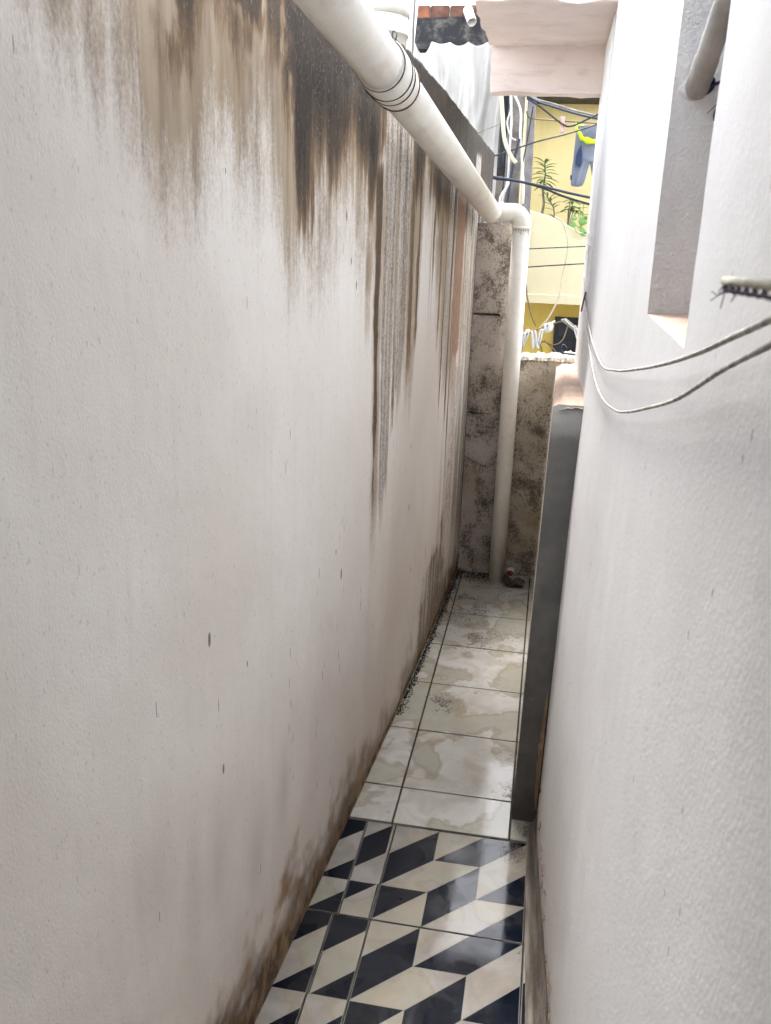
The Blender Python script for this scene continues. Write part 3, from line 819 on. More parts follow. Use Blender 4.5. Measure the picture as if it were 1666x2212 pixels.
# ------------------------------------------------------------------ white house wall on the right
XW = 0.16
OY0, OY1, OZ0, OZ1 = 1.125, 1.605, 2.02, 3.10
HTOP = 3.14
YEND = 4.28
house = thing('house_wall', (XW, 0, 0), 'bright white rendered house wall with a window recess on the right', 'wall')
def bulge(y, z):
    y = np.asarray(y, float); z = np.asarray(z, float)
    return (0.050 - 0.010 * np.clip(z, 0, 2)) * sm(1.7, 2.85, y) * sm(2.2, 1.3, z) * (1 - sm(2.95, 3.8, y) * sm(1.25, 1.6, z))
def build_house_wall():
    ys = sorted(set([round(v, 4) for v in np.arange(-2.6, YEND, 0.03)] + [OY0, OY1, YEND]))
    ys = [v for v in ys if min(abs(v - OY0), abs(v - OY1)) > 0.008 or v in (OY0, OY1)]
    zs = sorted(set([round(v, 4) for v in np.arange(-0.02, HTOP, 0.03)] + [OZ0, OZ1, HTOP]))
    zs = [v for v in zs if min(abs(v - OZ0), abs(v - OZ1)) > 0.008 or v in (OZ0, OZ1)]
    ya = np.array(ys); za = np.array(zs)
    Yg, Zg = np.meshgrid(ya, za, indexing='ij')
    X = XW + 0.006 * (fb2(Yg * 1.5 + 31, Zg * 1.5 + 8, 301) - 0.5) + 0.0022 * (fb2(Yg * 8 + 31, Zg * 8 + 8, 311) - 0.5)
    X = X - bulge(Yg, Zg)
    Yj = Yg.copy(); Zj = Zg.copy()
    onv = ((np.abs(Yg - OY0) < 1e-4) | (np.abs(Yg - OY1) < 1e-4)) & (Zg >= OZ0 - 1e-4)
    Yj[onv] += 0.006 * (fb1(Zg[onv] * 14 + Yg[onv] * 50, 321) - 0.5)
    endm = np.abs(Yg - YEND) < 1e-4
    Yj[endm] += 0.012 * (fb1(Zg[endm] * 9, 331) - 0.5)
    V = np.stack([X, Yj, Zj], -1).reshape(-1, 3).tolist()
    nz = len(za)
    F = []
    for i in range(len(ya) - 1):
        for j in range(nz - 1):
            if OY0 - 1e-4 <= ya[i] < OY1 - 1e-4 and OZ0 - 1e-4 <= za[j] < OZ1 - 1e-4: continue
            a = i * nz + j
            F.append((a, a + 1, a + nz + 1, a + nz))
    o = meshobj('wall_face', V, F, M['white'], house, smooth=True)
    # thickness beyond the end: return face
    V2, F2 = [], []
    for j in range(nz):
        k = (len(ya) - 1) * nz + j
        V2 += [V[k], (XW + 0.5, V[k][1], V[k][2])]
    for j in range(nz - 1): F2.append((2*j, 2*j+1, 2*j+3, 2*j+2))
    meshobj('wall_return', V2, F2, M['white'], house)
    # recess: jambs, sill, head
    dj = 0.24
    iy0, iy1 = list(ya).index(OY0), list(ya).index(OY1)
    jz = [j for j in range(nz) if OZ0 - 1e-4 <= za[j] <= OZ1 + 1e-4]
    for nm, iy in (('near_jamb', iy0), ('far_jamb', iy1)):
        Vj, Fj = [], []
        K = 10
        for j in jz:
            p = V[iy * nz + j]
            for k in range(K):
                t = k / (K - 1)
                Vj.append((p[0] + dj * t, p[1] + 0.004 * (rng.random() - 0.5) * (k > 0), p[2]))
        for a in range(len(jz) - 1):
            for k in range(K - 1):
                s = a * K + k
                Fj.append((s, s + 1, s + K + 1, s + K))
        meshobj('jamb', Vj, Fj, M['jamb'], house, smooth=True)
    iz0, iz1 = list(za).index(OZ0), list(za).index(OZ1)
    for nm, iz, m in (('window_sill', iz0, M['pink_rough']), ('lintel', iz1, M['jamb'])):
        Vj, Fj = [], []
        K = 8
        for i in range(iy0, iy1 + 1):
            p = V[i * nz + iz]
            for k in range(K):
                t = k / (K - 1)
                Vj.append((p[0] + dj * t, p[1], p[2] + (0.005 * (rng.random() - 0.5) if k else 0) + (0.012 * t if iz == iz0 else 0)))
        for a in range(iy1 - iy0):
            for k in range(K - 1):
                s = a * K + k
                Fj.append((s, s + 1, s + K + 1, s + K))
        meshobj(nm, Vj, Fj, m, house, smooth=True)
    sh = MB().box(XW + dj - 0.03, XW + dj + 0.01, OY0 - 0.02, OY1 + 0.02, OZ0 - 0.02, OZ1 + 0.02).build('shutter', M['darkwood'], house)
build_house_wall()
MB().box(XW + 0.26, 4.5, -2.6, 5.0, -1.02, HTOP - 0.02).build('wall_core', M['roof'], house)
MB().box(XW - 0.03, 4.5, -2.6, 4.2, HTOP, HTOP + 0.1).build('roof_slab', M['roof'], house)
MB().box(-0.95, 4.5, -2.6, 0.95, 2.76, 2.90).build('unseen_shade_roof', M['roof'], house)  # unseen slab over the near end, its reach set to shade it
MB().box(-0.95, XW - 0.002, -0.75, -0.62, -0.005, 2.755).build('unseen_dark_panel', M['darkwood'], house)  # dark panel added behind the camera to soak up bounced light
# coved plaster skirting at the foot of the wall
def build_cove():
    V, F = [], []
    ys = np.arange(-2.6, 2.96, 0.04)
    K = 9
    for y in ys:
        w = 0.062 + 0.016 * (fb1(np.array(y * 5 + 20), 401) - 0.5); h = 0.17 + 0.06 * (fb1(np.array(y * 4 + 60), 411) - 0.5)
        for k in range(K):
            a = math.pi / 2 * k / (K - 1)
            px = XW + 0.004 - float(bulge(y, 0.1)) - w * (1 - 0.45 * float(sm(1.7, 2.85, y))) * (1 - math.cos(a)) ; pz = h * (1 - math.sin(a))
            V.append((px, y, pz + 0.0006))
    for i in range(len(ys) - 1):
        for k in range(K - 1):
            s = i * K + k; F.append((s, s + K, s + K + 1, s + 1))
    g = G('grimy_skirting_plaster')
    n = g.noise(1.0, 5, 0.6, g.vec((30, 4, 30))); f = g.noise(60, 4)
    c = g.mix(g.rng(n, 0.35, 0.68), (0.10, 0.082, 0.066), (0.24, 0.21, 0.18))
    m = g.out(c, 0.75, g.bump(g.math('ADD', n, f), 0.6, 0.004), 0.3)
    meshobj('skirting', V, F, m, house, smooth=True)
build_cove()
# flaked plaster along the skirting: small chips of bare brown render
def chip(y, z, ly, lz, x=XW - 0.0035):
    V = []; n = 10
    for k in range(n):
        a = 2 * math.pi * k / n; r = rng.uniform(0.6, 1.15)
        V.append((x - float(bulge(y, z)) + rng.uniform(-0.001, 0.001), y + math.cos(a) * ly * r, z + math.sin(a) * lz * r))
    V += [(v[0] + 0.006, v[1] * 1.0, v[2]) for v in V]
    F = [tuple(range(n))] + [(i, (i+1) % n, n + (i+1) % n, n + i) for i in range(n)]
    meshobj('plaster_flake', V, F, M['flake'], house)
for k in range(24):
    y = 0.9 + 1.95 * rng.random()
    chip(y, 0.165 + rng.uniform(-0.03, 0.07), rng.uniform(0.006, 0.028), rng.uniform(0.002, 0.007))

# grey pilaster where the white wall stops
pil = thing('pilaster', (0.30, 4.7, 0), 'narrow grey pilaster at the far end of the white wall', 'pilaster')
add_bevel(MB().box(XW - 0.004, 0.6, YEND + 0.012, 5.18, 1.0, 3.02).build('shaft', M['jamb'], pil), 0.01)

# ------------------------------------------------------------------ balcony slab with beam
bal = thing('balcony', (-0.1, 4.2, 3.02), 'pink balcony slab and beam jutting over the alley at the top', 'balcony')
def rough_box(name, x0, x1, y0, y1, z0, z1, mat, parent, n=14, amp=0.006, seed=1):
    import bmesh
    bm = bmesh.new()
    bmesh.ops.create_cube(bm, size=1.0)
    bmesh.ops.subdivide_edges(bm, edges=bm.edges[:], cuts=n, use_grid_fill=True)
    b = base_of(parent) if parent else Vector((0, 0, 0))
    C = np.array([v.co[:] for v in bm.verts])
    P = np.array([x0, y0, z0]) + (C + 0.5) * np.array([x1 - x0, y1 - y0, z1 - z0])
    kk = np.where((np.abs(np.abs(C) - 0.5) < 1e-4).sum(1) >= 2, 2.2, 1.0) * amp
    Q = P * 9 + seed * 17
    D = np.stack([fb2(Q[:, 1], Q[:, 2], seed), fb2(Q[:, 0], Q[:, 2], seed + 9), fb2(Q[:, 0], Q[:, 1], seed + 19)], -1) - 0.5
    P = P + D * kk[:, None] - np.array(b[:])
    for v, p in zip(bm.verts, P): v.co = p
    me = bpy.data.meshes.new(name); bm.to_mesh(me); bm.free()
    me.materials.append(mat); me.shade_smooth()
    o = bpy.data.objects.new(name, me); link(o, parent)
    m = o.modifiers.new('edge', 'EDGE_SPLIT'); m.split_angle = math.radians(40)
    return o
rough_box('slab', -0.418, XW + 0.12, 4.10, 5.03, 3.028, 3.16, M['pink'], bal, 14, 0.016, 3)
rough_box('beam', -0.402, XW + 0.10, 5.035, 5.19, 2.815, 3.17, M['pink'], bal, 12, 0.012, 5)

# ------------------------------------------------------------------ low wall against the right wall
low = thing('low_wall', (0.09, 2.96, 0), 'low wall with dark cement end and raw pink top beside the white wall', 'wall')
def build_low():
    K = 26; ys = np.linspace(2.985, 5.50, K)
    xl = 0.018 + 0.026 * (ys - 2.955) / 2.545 
    zt = 1.585 - 0.20 * (ys - 2.955) / 2.545
    # left flank
    V, F = [], []
    NZ = 30
    for i in range(K):
        for j in range(NZ):
            t = j / (NZ - 1)
            V.append((xl[i] + 0.018 * t + 0.004 * (float(vn2(np.array(ys[i]*7), np.array(t*9), 501)) - 0.5), ys[i], t * (zt[i] - 0.02)))
    for i in range(K - 1):
        for j in range(NZ - 1):
            s = i * NZ + j; F.append((s, s + NZ, s + NZ + 1, s + 1))
    g = G('pale_flank_render')
    z = g.xyz()[2]; n = g.noise(8, 5, 0.6)
    c = g.mix(g.rng(n, 0.3, 0.7), (0.60, 0.53, 0.46), (0.68, 0.62, 0.55))
    ft = g.rng(g.math('ADD', z, g.math('MULTIPLY', n, 0.4)), 0.2, 0.45, 1.0, 0.0)
    c = g.mix(g.math('MULTIPLY', ft, 0.8), c, (0.26, 0.16, 0.10))
    m = g.out(c, 0.85, g.bump(g.noise(40, 4), 0.4, 0.004), 0.3)
    meshobj('flank', V, F, m, low, smooth=True)
    # raw top
    V, F = [], []
    NX = 12
    for i in range(K):
        for j in range(NX):
            t = j / (NX - 1)
            x = xl[i] + 0.018 + t * (XW + 0.004 - xl[i] - 0.018)
            dz = 0.028 * sm(0.0, 0.35, t) - 0.02 + 0.02 * (float(fb2(np.array(ys[i]*4), np.array(x*16), 511)) - 0.5) + 0.008*(rng.random()-.5)
            V.append((x, ys[i], zt[i] + dz))
    for i in range(K - 1):
        for j in range(NX - 1):
            s = i * NX + j; F.append((s, s + 1, s + NX + 1, s + NX))
    meshobj('raw_top', V, F, M['pink_rough'], low, smooth=True)
    # cement rendered end with a chamfered upper edge
    V, F = [], []
    NX, NZ = 8, 34
    for j in range(NZ):
        t = j / (NZ - 1)
        zz = t * 1.60
        ch = max(0.0, (zz - 1.50)) / 0.10
        for i in range(NX):
            s = i / (NX - 1)
            x = 0.016 + 0.018 * t + s * (XW + 0.004 - 0.016 - 0.018 * t)
            y = 2.948 + 0.05 * ch ** 1.3 + 0.003 * (float(vn2(np.array(x*40), np.array(zz*12), 521)) - 0.5)
            z = zz + 0.006 * (float(fb1(np.array(x*60), 531)) - 0.5) * (t > 0.98) - (0.0 if s > 0.12 else 0.01 * (t > 0.98))
            V.append((x, y, z))
    for j in range(NZ - 1):
        for i in range(NX - 1):
            s = j * NX + i; F.append((s, s + 1, s + NX + 1, s + NX))
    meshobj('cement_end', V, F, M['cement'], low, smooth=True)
    # peeled strip where the cement meets the white wall
    V, F = [], []
    N = 30
    for i in range(N):
        t = i / (N - 1); z = 0.06 + t * 0.50
        w = 0.016 * math.sin(math.pi * t) ** 0.6 * (0.7 + 0.6 * float(vn1(np.array(i * 0.7), 541))) + 0.002
        bx_ = XW - float(bulge(2.94, z)); V += [(bx_ - 0.006, 2.945 - w * 2.6, z), (bx_ - 0.010 - w * 0.5, 2.944 - w * 0.6, z + 0.004), (bx_ - 0.004 - w, 2.943, z)]
    for i in range(N - 1):
        for k in range(2):
            s = 3 * i + k; F.append((s, s + 1, s + 4, s + 3))
    meshobj('peeled_edge', V, F, M['brownplaster'], low, smooth=False)
build_low()

# ------------------------------------------------------------------ end of the alley: pillar and low end wall
pillar = thing('mouldy_pillar', (-0.37, 5.6, 0), 'tall mould-blackened concrete pillar in the corner behind the downpipe', 'pillar')
zz = [-0.5, 1.055, 1.655, 2.178]
for k in range(3):
    off = (0.0, 0.008, 0.0)[k]
    rough_box('concrete_block', -0.475, -0.255, 5.503 - off, 5.70, zz[k] + 0.004, zz[k+1] - 0.004, M['mould_pillar'], pillar, 16, 0.010, 61 + k)
rough_box('mortar_lip', -0.30, -0.262, 5.478, 5.51, 1.645, 1.672, M['mortar'], pillar, 4, 0.012, 71)
rough_box('mortar_lip', -0.31, -0.262, 5.482, 5.51, 1.045, 1.066, M['mortar'], pillar, 4, 0.012, 72)
endw = thing('end_wall', (-0.05, 5.6, 0), 'low ochre end wall speckled with black mould, right of the downpipe', 'wall')
rough_box('wall_body', -0.252, 0.30, 5.507, 5.66, -0.5, 1.405, M['mould_wall'], endw, 20, 0.012, 81)
def build_crest():
    V, F = [], []
    xs = np.linspace(-0.252, 0.30, 60); K = 7
    for x in xs:
        h = 0.03 + 0.028 * (float(fb1(np.array(x * 22 + 9), 601)) - 0.5) + 0.02 * sm(-0.1, 0.15, x)
        for k in range(K):
            a = math.pi * k / (K - 1)
            V.append((x, 5.583 - math.cos(a) * (0.085 + 0.01 * rng.random()), 1.40 + math.sin(a) * h * (0.8 + 0.4 * rng.random())))
    for i in range(len(xs) - 1):
        for k in range(K - 1):
            s = i * K + k; F.append((s, s + K, s + K + 1, s + 1))
    meshobj('mortar_crest', V, F, M['mortar'], endw)
build_crest()

# ------------------------------------------------------------------ drainpipe
pipe = thing('drainpipe', (-0.2, 5.386, 0), 'cream plastic drainpipe running along the left wall and down to the floor', 'pipe')
R1 = 0.050
MB().tube([(-0.199, 5.386, 0.002), (-0.199, 5.386, 0.6), (-0.201, 5.386, 1.2), (-0.204, 5.386, 2.166)], R1, 40).build('downpipe', M['pvc'], pipe, True)
ec = Vector((-0.204, 5.386, 2.235))
el = [Vector((-0.204, 5.386, 2.16))]
for k in range(9):
    a = math.pi / 2 * k / 8
    el.append(Vector((-0.204 - 0.06 * (1 - math.cos(a)), 5.386, 2.176 + 0.06 * math.sin(a))))
el.append(Vector((-0.385, 5.372, 2.234)))
MB().tube(el, [R1 + 0.003] * len(el), 40).build('elbow', M['pvc'], pipe, True)
for xx in (-0.318, -0.334):
    MB().tube([(xx, 5.378, 2.2355), (xx - 0.006, 5.378, 2.2355)], R1 + 0.0052, 40).build('elbow_ring', M['pvc'], pipe, True)
MB().tube([(-0.204, 5.386, 2.150), (-0.204, 5.386, 2.168)], R1 + 0.0045, 40).build('socket_lip', M['pvc'], pipe, True)
P0 = atY(1062, 459, 5.33)
P1 = Vector((-0.459, 1.864, 2.554))
dirp = (P0 - P1)
def pp(t): return P1 + dirp * t
def along(t0, t1, n=12): return [pp(t0 + (t1 - t0) * k / n) for k in range(n + 1)]
MB().tube(along(0.175, 1.012, 16), 0.0555, 44).build('sloping_pipe', M['pvc'], pipe, True)
MB().tube(along(-0.42, 0.135, 12), 0.0545, 44).build('upper_pipe', M['pvc'], pipe, True)
MB().tube([pp(t) for t in (0.128, 0.132, 0.178, 0.186, 0.190)], [0.0580, 0.0635, 0.0630, 0.0600, 0.0555], 44).build('coupling', M['pvc'], pipe, True)
def ring(t, r, rad, mat, tilt=(0, 0, 0), nm='tie_wire', wob=0.0):
    d = (dirp.normalized() + Vector(tilt)).normalized()
    u = d.cross(Vector((0, 0, 1))).normalized(); w = d.cross(u)
    n = 44; pts = []
    for k in range(n + 1):
        a = 2 * math.pi * k / n
        pts.append(pp(t) + (u * math.cos(a) + w * math.sin(a)) * (r + wob * math.sin(3 * a)))
    MB().tube(pts, rad, 6).build(nm, mat, pipe, True)
ring(0.129, 0.0600, 0.0016, M['blackwire'], (0.05, 0.0, 0.03))
ring(0.150, 0.0645, 0.0017, M['blackwire'], (-0.06, 0.0, 0.10), wob=0.0006)
ring(0.163, 0.0645, 0.0017, M['blackwire'], (0.06, 0.0, 0.16), wob=0.0006)
ring(0.186, 0.0615, 0.0020, M['rustwire'], (0.02, 0.0, 0.05))
ring(1.010, 0.0555, 0.0018, M['rustwire'], (0.0, 0.0, 0.0), 'joint_ring')
kn = pp(0.145) + Vector((0.02, 0.0, 0.062))
MB().tube(catmull([kn, kn + Vector((0.004, 0.01, 0.022)), kn + Vector((-0.008, 0.02, 0.028)), kn + Vector((-0.006, 0.01, 0.006))], 5), 0.0018, 6).build('wire_twist', M['blackwire'], pipe, True)
MB().lathe(pp(0.133) + Vector((0.006, 0.0, 0.066)), [(0.0, -0.008), (0.009, -0.006), (0.011, 0.0), (0.007, 0.009), (0.0, 0.011)], 10).build('glue_blob', M['pvc'], pipe, True)
# rust drips under the elbow socket
for k in range(9):
    a = -math.pi / 2 + (k - 4) * 0.27 + rng.uniform(-0.05, 0.05)
    L = rng.choice((0.012, 0.02, 0.03, 0.042)); r = R1 + 0.0006
    x, y = -0.2035 + r * math.cos(a), 5.386 + r * math.sin(a)
    MB().tube([(x, y, 2.152), (x, y, 2.152 - L * 0.5), (x + 0.0006, y, 2.152 - L)], [0.0014, 0.0012, 0.0015], 6).build('rust_drip', M['rustwire'], pipe, True)

# ------------------------------------------------------------------ bucket and thin pipe on the neighbour's side
rimp = atY(884, 13, 4.3)
bc = Vector((rimp.x - 0.155, 4.3, 2.664))
bh = rimp.z - bc.z
bk = thing('bucket', bc, 'ivory plastic bucket behind the drainpipe above the left wall', 'bucket')
MB().lathe(bc, [(0.0, 0.0), (0.128, 0.0), (0.131, 0.01), (0.146, bh * 0.55), (0.150, bh - 0.12), (0.155, bh - 0.12), (0.1555, bh - 0.108), (0.151, bh - 0.106), (0.152, bh - 0.02)], 48).build('body', M['bucket'], bk, True)
MB().lathe(bc, [(0.150, bh - 0.045), (0.158, bh - 0.045), (0.159, bh - 0.005), (0.156, bh + 0.004), (0.148, bh + 0.002), (0.146, bh - 0.05), (0.130, 0.03), (0.0, 0.02)], 48).build('rim', M['bucket'], bk, True)
pa = atY(885, 112, 4.6); pb = atY(902, -60, 4.6)
dd = (pb - pa)
o = MB().tube([pa - dd * 0.25, pa, pb], 0.019, 20).build('water_pipe', M['pvc_white'], None, True, origin=pa - dd * 0.25)
tag(o, 'thin white water pipe leaning upright beside the bucket', 'pipe')
q = [atY(x, y, 4.55) for x, y in ((885, 150), (892, 105), (893, 60), (896, 10), (898, -40))]
o = MB().tube(catmull(q, 6), 0.0045, 8).build('cable', M['greywire'], None, True, origin=q[0])
tag(o, 'thin grey cable hanging beside the white water pipe', 'cable')

# ------------------------------------------------------------------ brick building with lintel and tarpaulin (far left)
YB = 9.0
bb = thing('brick_building', (-1.1, YB, -1.0), 'sooty concrete lintel topped with red bricks on the building behind the tarpaulin', 'building')
rough_box('lintel', -2.6, -0.50, YB, YB + 0.22, 3.70, 3.955, M['lintel'], bb, 22, 0.008, 91)
bw = 0.178; x = -2.55; k = 0
while x < -0.62:
    bm_ = MB().box(x + 0.004, x + bw - 0.006, YB + 0.012, YB + 0.15, 3.945, 4.055 + rng.uniform(-0.003, 0.003), 0.003).build('brick', M['brick_bright'] if k in (6, 5) else M['brick'], bb)
    add_bevel(bm_, 0.004, 1)
    x += bw; k += 1
MB().box(-2.6, -0.52, YB + 0.03, YB + 0.14, 3.94, 4.045).build('brick_mortar', M['mortar'], bb)
MB().box(-2.6, -2.3, YB + 0.02, YB + 0.22, -1.0, 3.70).build('corner_post', M['grey_concrete'], bb)
MB().box(-0.72, -0.56, YB + 0.02, YB + 0.2, -1.0, 2.62).build('jamb_post', M['grey_concrete'], bb)
MB().box(-2.3, -0.72, YB + 0.02, YB + 0.2, -1.0, 2.35).build('wall', M['grey_concrete'], bb)
MB().box(-2.6, -0.52, YB + 2.2, YB + 2.3, -1.0, 3.9).build('rear_wall', M['darkwood'], bb)
# tarpaulin
def build_tarp():
    NX, NZ = 120, 60
    V, F = [], []
    x0, x1 = -1.62, -0.60
    for i in range(NX):
        u = i / (NX - 1)
        # pinned scallops along the top
        pins = [0.0, 0.19, 0.34, 0.50, 0.66, 0.82, 1.0]
        sag = 0
        for a, b, d in ((0.0, 0.19, 0.05), (0.19, 0.34, 0.10), (0.34, 0.50, 0.015), (0.5, 0.66, 0.03), (0.66, 0.82, 0.03), (0.82, 1.0, 0.02)):
            if a <= u <= b: sag = d * math.sin(math.pi * (u - a) / (b - a))
        for j in range(NZ):
            v = j / (NZ - 1)
            zt = 3.74 - sag * (1 - v)
            zb = 2.42
            z = zt + (zb - zt) * v
            fold = 0.0
            for pk, ang, amp_, wd in ((0.05, 0.10, 0.05, 0.030), (0.19, 0.06, 0.06, 0.035), (0.21, 0.20, 0.05, 0.028), (0.34, -0.12, 0.05, 0.03), (0.36, 0.03, 0.07, 0.03), (0.38, 0.16, 0.06, 0.028), (0.50, -0.06, 0.03, 0.04), (0.66, -0.14, 0.05, 0.03), (0.68, 0.02, 0.06, 0.04), (0.70, 0.12, 0.04, 0.03), (0.84, -0.05, 0.05, 0.035), (0.95, 0.03, 0.04, 0.03)):
                cpos_ = pk + ang * v
                fold += amp_ * math.exp(-((u - cpos_) / (wd * (0.6 + 0.9 * v))) ** 2) * (1 - 0.45 * v)
            fold += 0.10 * (float(fb2(np.array(u * 7 + 3), np.array(v * 2.5 + 1), 701, 3)) - 0.5)
            xr = x1 + (0.02 if v < 0.3 else 0.02 - 0.06 * (v - 0.3))
            x = x0 + (xr - x0) * u + 0.02 * math.sin(v * 5 + u * 9) * v
            V.append((x, YB - 0.07 - fold * 1.6 * (0.2 + 0.8 * min(1.0, v * 3)), z))
    for i in range(NX - 1):
        for j in range(NZ - 1):
            s = i * NZ + j; F.append((s, s + 1, s + NZ + 1, s + NZ))
    o = meshobj('tarpaulin', V, F, M['tarp'], None, True, origin=(-1.1, YB - 0.07, 2.42))
    m = o.modifiers.new('thick', 'SOLIDIFY'); m.thickness = 0.003
    tag(o, 'creased white tarpaulin hanging below the sooty lintel', 'tarpaulin')
build_tarp()
def cloth_panel(name, corners, mat, nx=14, nz=14, amp=0.02, seed=1, thick=0.003, parent=None, freq=(9, 3)):
    a, b, c, d = [Vector(p) for p in corners]   # top-left, top-right, bottom-right, bottom-left
    V, F = [], []
    for i in range(nx):
        u = i / (nx - 1)
        for j in range(nz):
            v = j / (nz - 1)
            p = (a * (1-u) + b * u) * (1-v) + (d * (1-u) + c * u) * v
            p.y += amp * (math.sin(u * freq[0] + seed + v) * 0.5 + (float(fb2(np.array(u*4+seed), np.array(v*freq[1]), 800 + seed)) - 0.5))
            V.append(p)
    for i in range(nx - 1):
        for j in range(nz - 1):
            s = i * nz + j; F.append((s, s + 1, s + nz + 1, s + nz))
    o = meshobj(name, V, F, mat, parent, True, origin=None if parent else tuple(d))
    m = o.modifiers.new('thick', 'SOLIDIFY'); m.thickness = thick
    return o
o = cloth_panel('sheet', [(-0.60, 9.06, 3.75), (-0.50, 9.06, 3.75), (-0.50, 9.06, 2.74), (-0.62, 9.06, 2.68)], M['darktarp'], 10, 12, 0.03, 3)
tag(o, 'dark grey-green sheet hanging right of the white tarpaulin', 'sheet')
o = cloth_panel('sheet', [(-0.545, 9.0, 3.75), (-0.47, 9.0, 3.75), (-0.50, 9.0, 2.60), (-0.545, 9.0, 2.60)], M['navysheet'], 8, 12, 0.02, 5)
tag(o, 'navy sheet strip next to the utility pole', 'sheet')
# spout poking out of the brick course
sa = atY(1011, 22, 8.99); sb = atY(1020, 48, 8.88)
sp = thing('rain_spout', sb, 'short white rain spout with clay core beside the bricks', 'spout')
sdir = (sb - sa)
MB().tube([sa - sdir * 0.02, sb], [0.045, 0.042], 20, caps=False).build('tube', M['pvc_white'], sp, True)
MB().tube([sa - sdir * 0.06, sa + sdir * 0.1], 0.036, 20).build('core', M['clay'], sp, True)

# ------------------------------------------------------------------ utility pole and post with their wires
YP = 8.7
def vertical_bar(px0, px1, py0, py1, Y, w, d, name, mat, label, cat, zbot=-1.0, ztop=None):
    a = atY(px1, py1, Y); b = atY(px0, py0, Y)   # lower / upper centre
    dirv = (b - a)
    zb = zbot
    base = a + dirv * ((zb - a.z) / dirv.z)
    top = a + dirv * (((ztop if ztop else b.z) - a.z) / dirv.z)
    V = []
    for p in (base, (base + top) / 2, top):
        for sx, sy in ((-1, -1), (1, -1), (1, 1), (-1, 1)): V.append((p.x + sx * w / 2, p.y + sy * d / 2, p.z))
    F = [(0, 3, 2, 1), (8, 9, 10, 11)]
    for k in range(2):
        for i in range(4): F.append((k*4 + i, k*4 + (i+1) % 4, k*4 + 4 + (i+1) % 4, k*4 + 4 + i))
    o = meshobj(name, V, F, mat, None, origin=tuple(base))
    add_bevel(o, 0.012)
    tag(o, label, cat)
    return o
vertical_bar(1118, 1104, 210, 440, YP, 0.135, 0.16, 'utility_pole', M['grey_concrete'], 'stout weathered concrete pole draped with white cables', 'pole', ztop=3.9)
vertical_bar(1150, 1137, 215, 445, YP + 0.35, 0.075, 0.075, 'metal_post', M['metalpost'], 'slim grey post right of the weathered concrete pole', 'post', ztop=3.8)
def wire(pts, Y, r, mat, label, cat='wire', name='overhead_wire', n=8, seg=6):
    P = [atY(x, y, Y if not isinstance(Y, (list, tuple)) else Y[i]) for i, (x, y) in enumerate(pts)]
    o = MB().tube(catmull(P, n), r, seg).build(name, mat, None, True, origin=tuple(P[0]))
    return tag(o, label, cat)
wire([(1040, 372), (1067, 382), (1110, 389), (1170, 402), (1230, 417), (1300, 432)], 8.2, 0.012, M['navywire'], 'thick navy cable crossing low in front of the tall potted plant', 'cable')
wire([(1040, 376), (1067, 385), (1120, 392), (1170, 405), (1220, 425), (1290, 446)], 8.25, 0.011, M['blackwire'], 'black cable drooping just below the thick navy cable', 'cable')
wire([(1135, 205), (1160, 219), (1200, 232), (1250, 247), (1320, 263)], 8.6, 0.010, M['navywire'], 'upper dark cable running from the pole top to the right', 'cable')
wire([(1130, 202), (1160, 215), (1200, 226), (1250, 241), (1320, 257)], 8.65, 0.010, M['greywire'], 'grey cable just above the upper dark cable at the pole top', 'cable')
wire([(1138, 212), (1170, 233), (1215, 268), (1235, 272), (1260, 262), (1310, 238)], 8.6, 0.009, M['blackwire'], 'black wire sagging into a V above the hanging trousers', 'wire')
wire([(1138, 240), (1145, 254), (1180, 259), (1230, 262), (1310, 268)], 8.7, 0.008, M['browncable'], 'brown wire stretched level above the hanging trousers', 'wire')
wire([(1020, 352), (1090, 330), (1160, 306), (1230, 288), (1310, 262)], 8.4, 0.007, M['blackwire'], 'thin dark clothes wire rising from the tarpaulin to the trousers', 'wire')
wire([(985, 305), (1040, 284), (1095, 262)], 8.5, 0.004, M['greywire'], 'hair-thin wire across the lower tarpaulin', 'wire')
wire([(1104, 205), (1105, 260), (1101, 330), (1097, 390), (1088, 425), (1084, 450)], 8.58, 0.012, M['whitecable'], 'white cable down the left side of the concrete pole', 'cable')
wire([(1112, 205), (1125, 240), (1124, 290), (1127, 340), (1131, 400), (1130, 440)], 8.58, 0.012, M['whitecable'], 'white cable down the right side of the concrete pole', 'cable')
wire([(1105, 235), (1096, 265), (1104, 295), (1115, 303)], 8.56, 0.008, M['whitecable'], 'loose white loop on the upper concrete pole', 'cable')
wire([(1083, 203), (1086, 250), (1090, 300), (1103, 335), (1115, 352)], 8.4, 0.020, M['creamcable'], 'cream hose hanging over the tarpaulin edge', 'hose', 'hose')
wire([(1122, 300), (1110, 350), (1102, 395), (1096, 440)], 8.55, 0.013, M['navywire'], 'navy cable twisting down the concrete pole', 'cable')
wire([(1078, 450), (1082, 425), (1096, 402), (1101, 385)], 8.5, 0.012, M['whitecable'], 'short white cable curling at the foot of the pole', 'cable')
wire([(1152, 230), (1140, 300), (1130, 350)], 8.66, 0.006, M['blackwire'], 'thin black wire between the pole and the post', 'wire')
wire([(1132, 538), (1200, 535), (1290, 531)], 9.4, 0.006, M['blackwire'], 'upper of two level thin wires in front of the cream parapet', 'wire')
wire([(1125, 578), (1200, 573), (1290, 568)], 9.4, 0.007, M['blackwire'], 'lower of two level thin wires in front of the cream parapet', 'wire')
wire([(1136, 600), (1139, 640), (1148, 680), (1158, 705)], 9.5, 0.009, M['browncable'], 'brown cable curving down left of the rag line', 'cable')
wire([(1198, 468), (1215, 480), (1226, 515), (1226, 545), (1214, 600), (1208, 640), (1186, 685), (1163, 712)], 9.55, 0.009, M['creamcable'], 'cream cable dropping down the parapet to the rag line', 'cable')
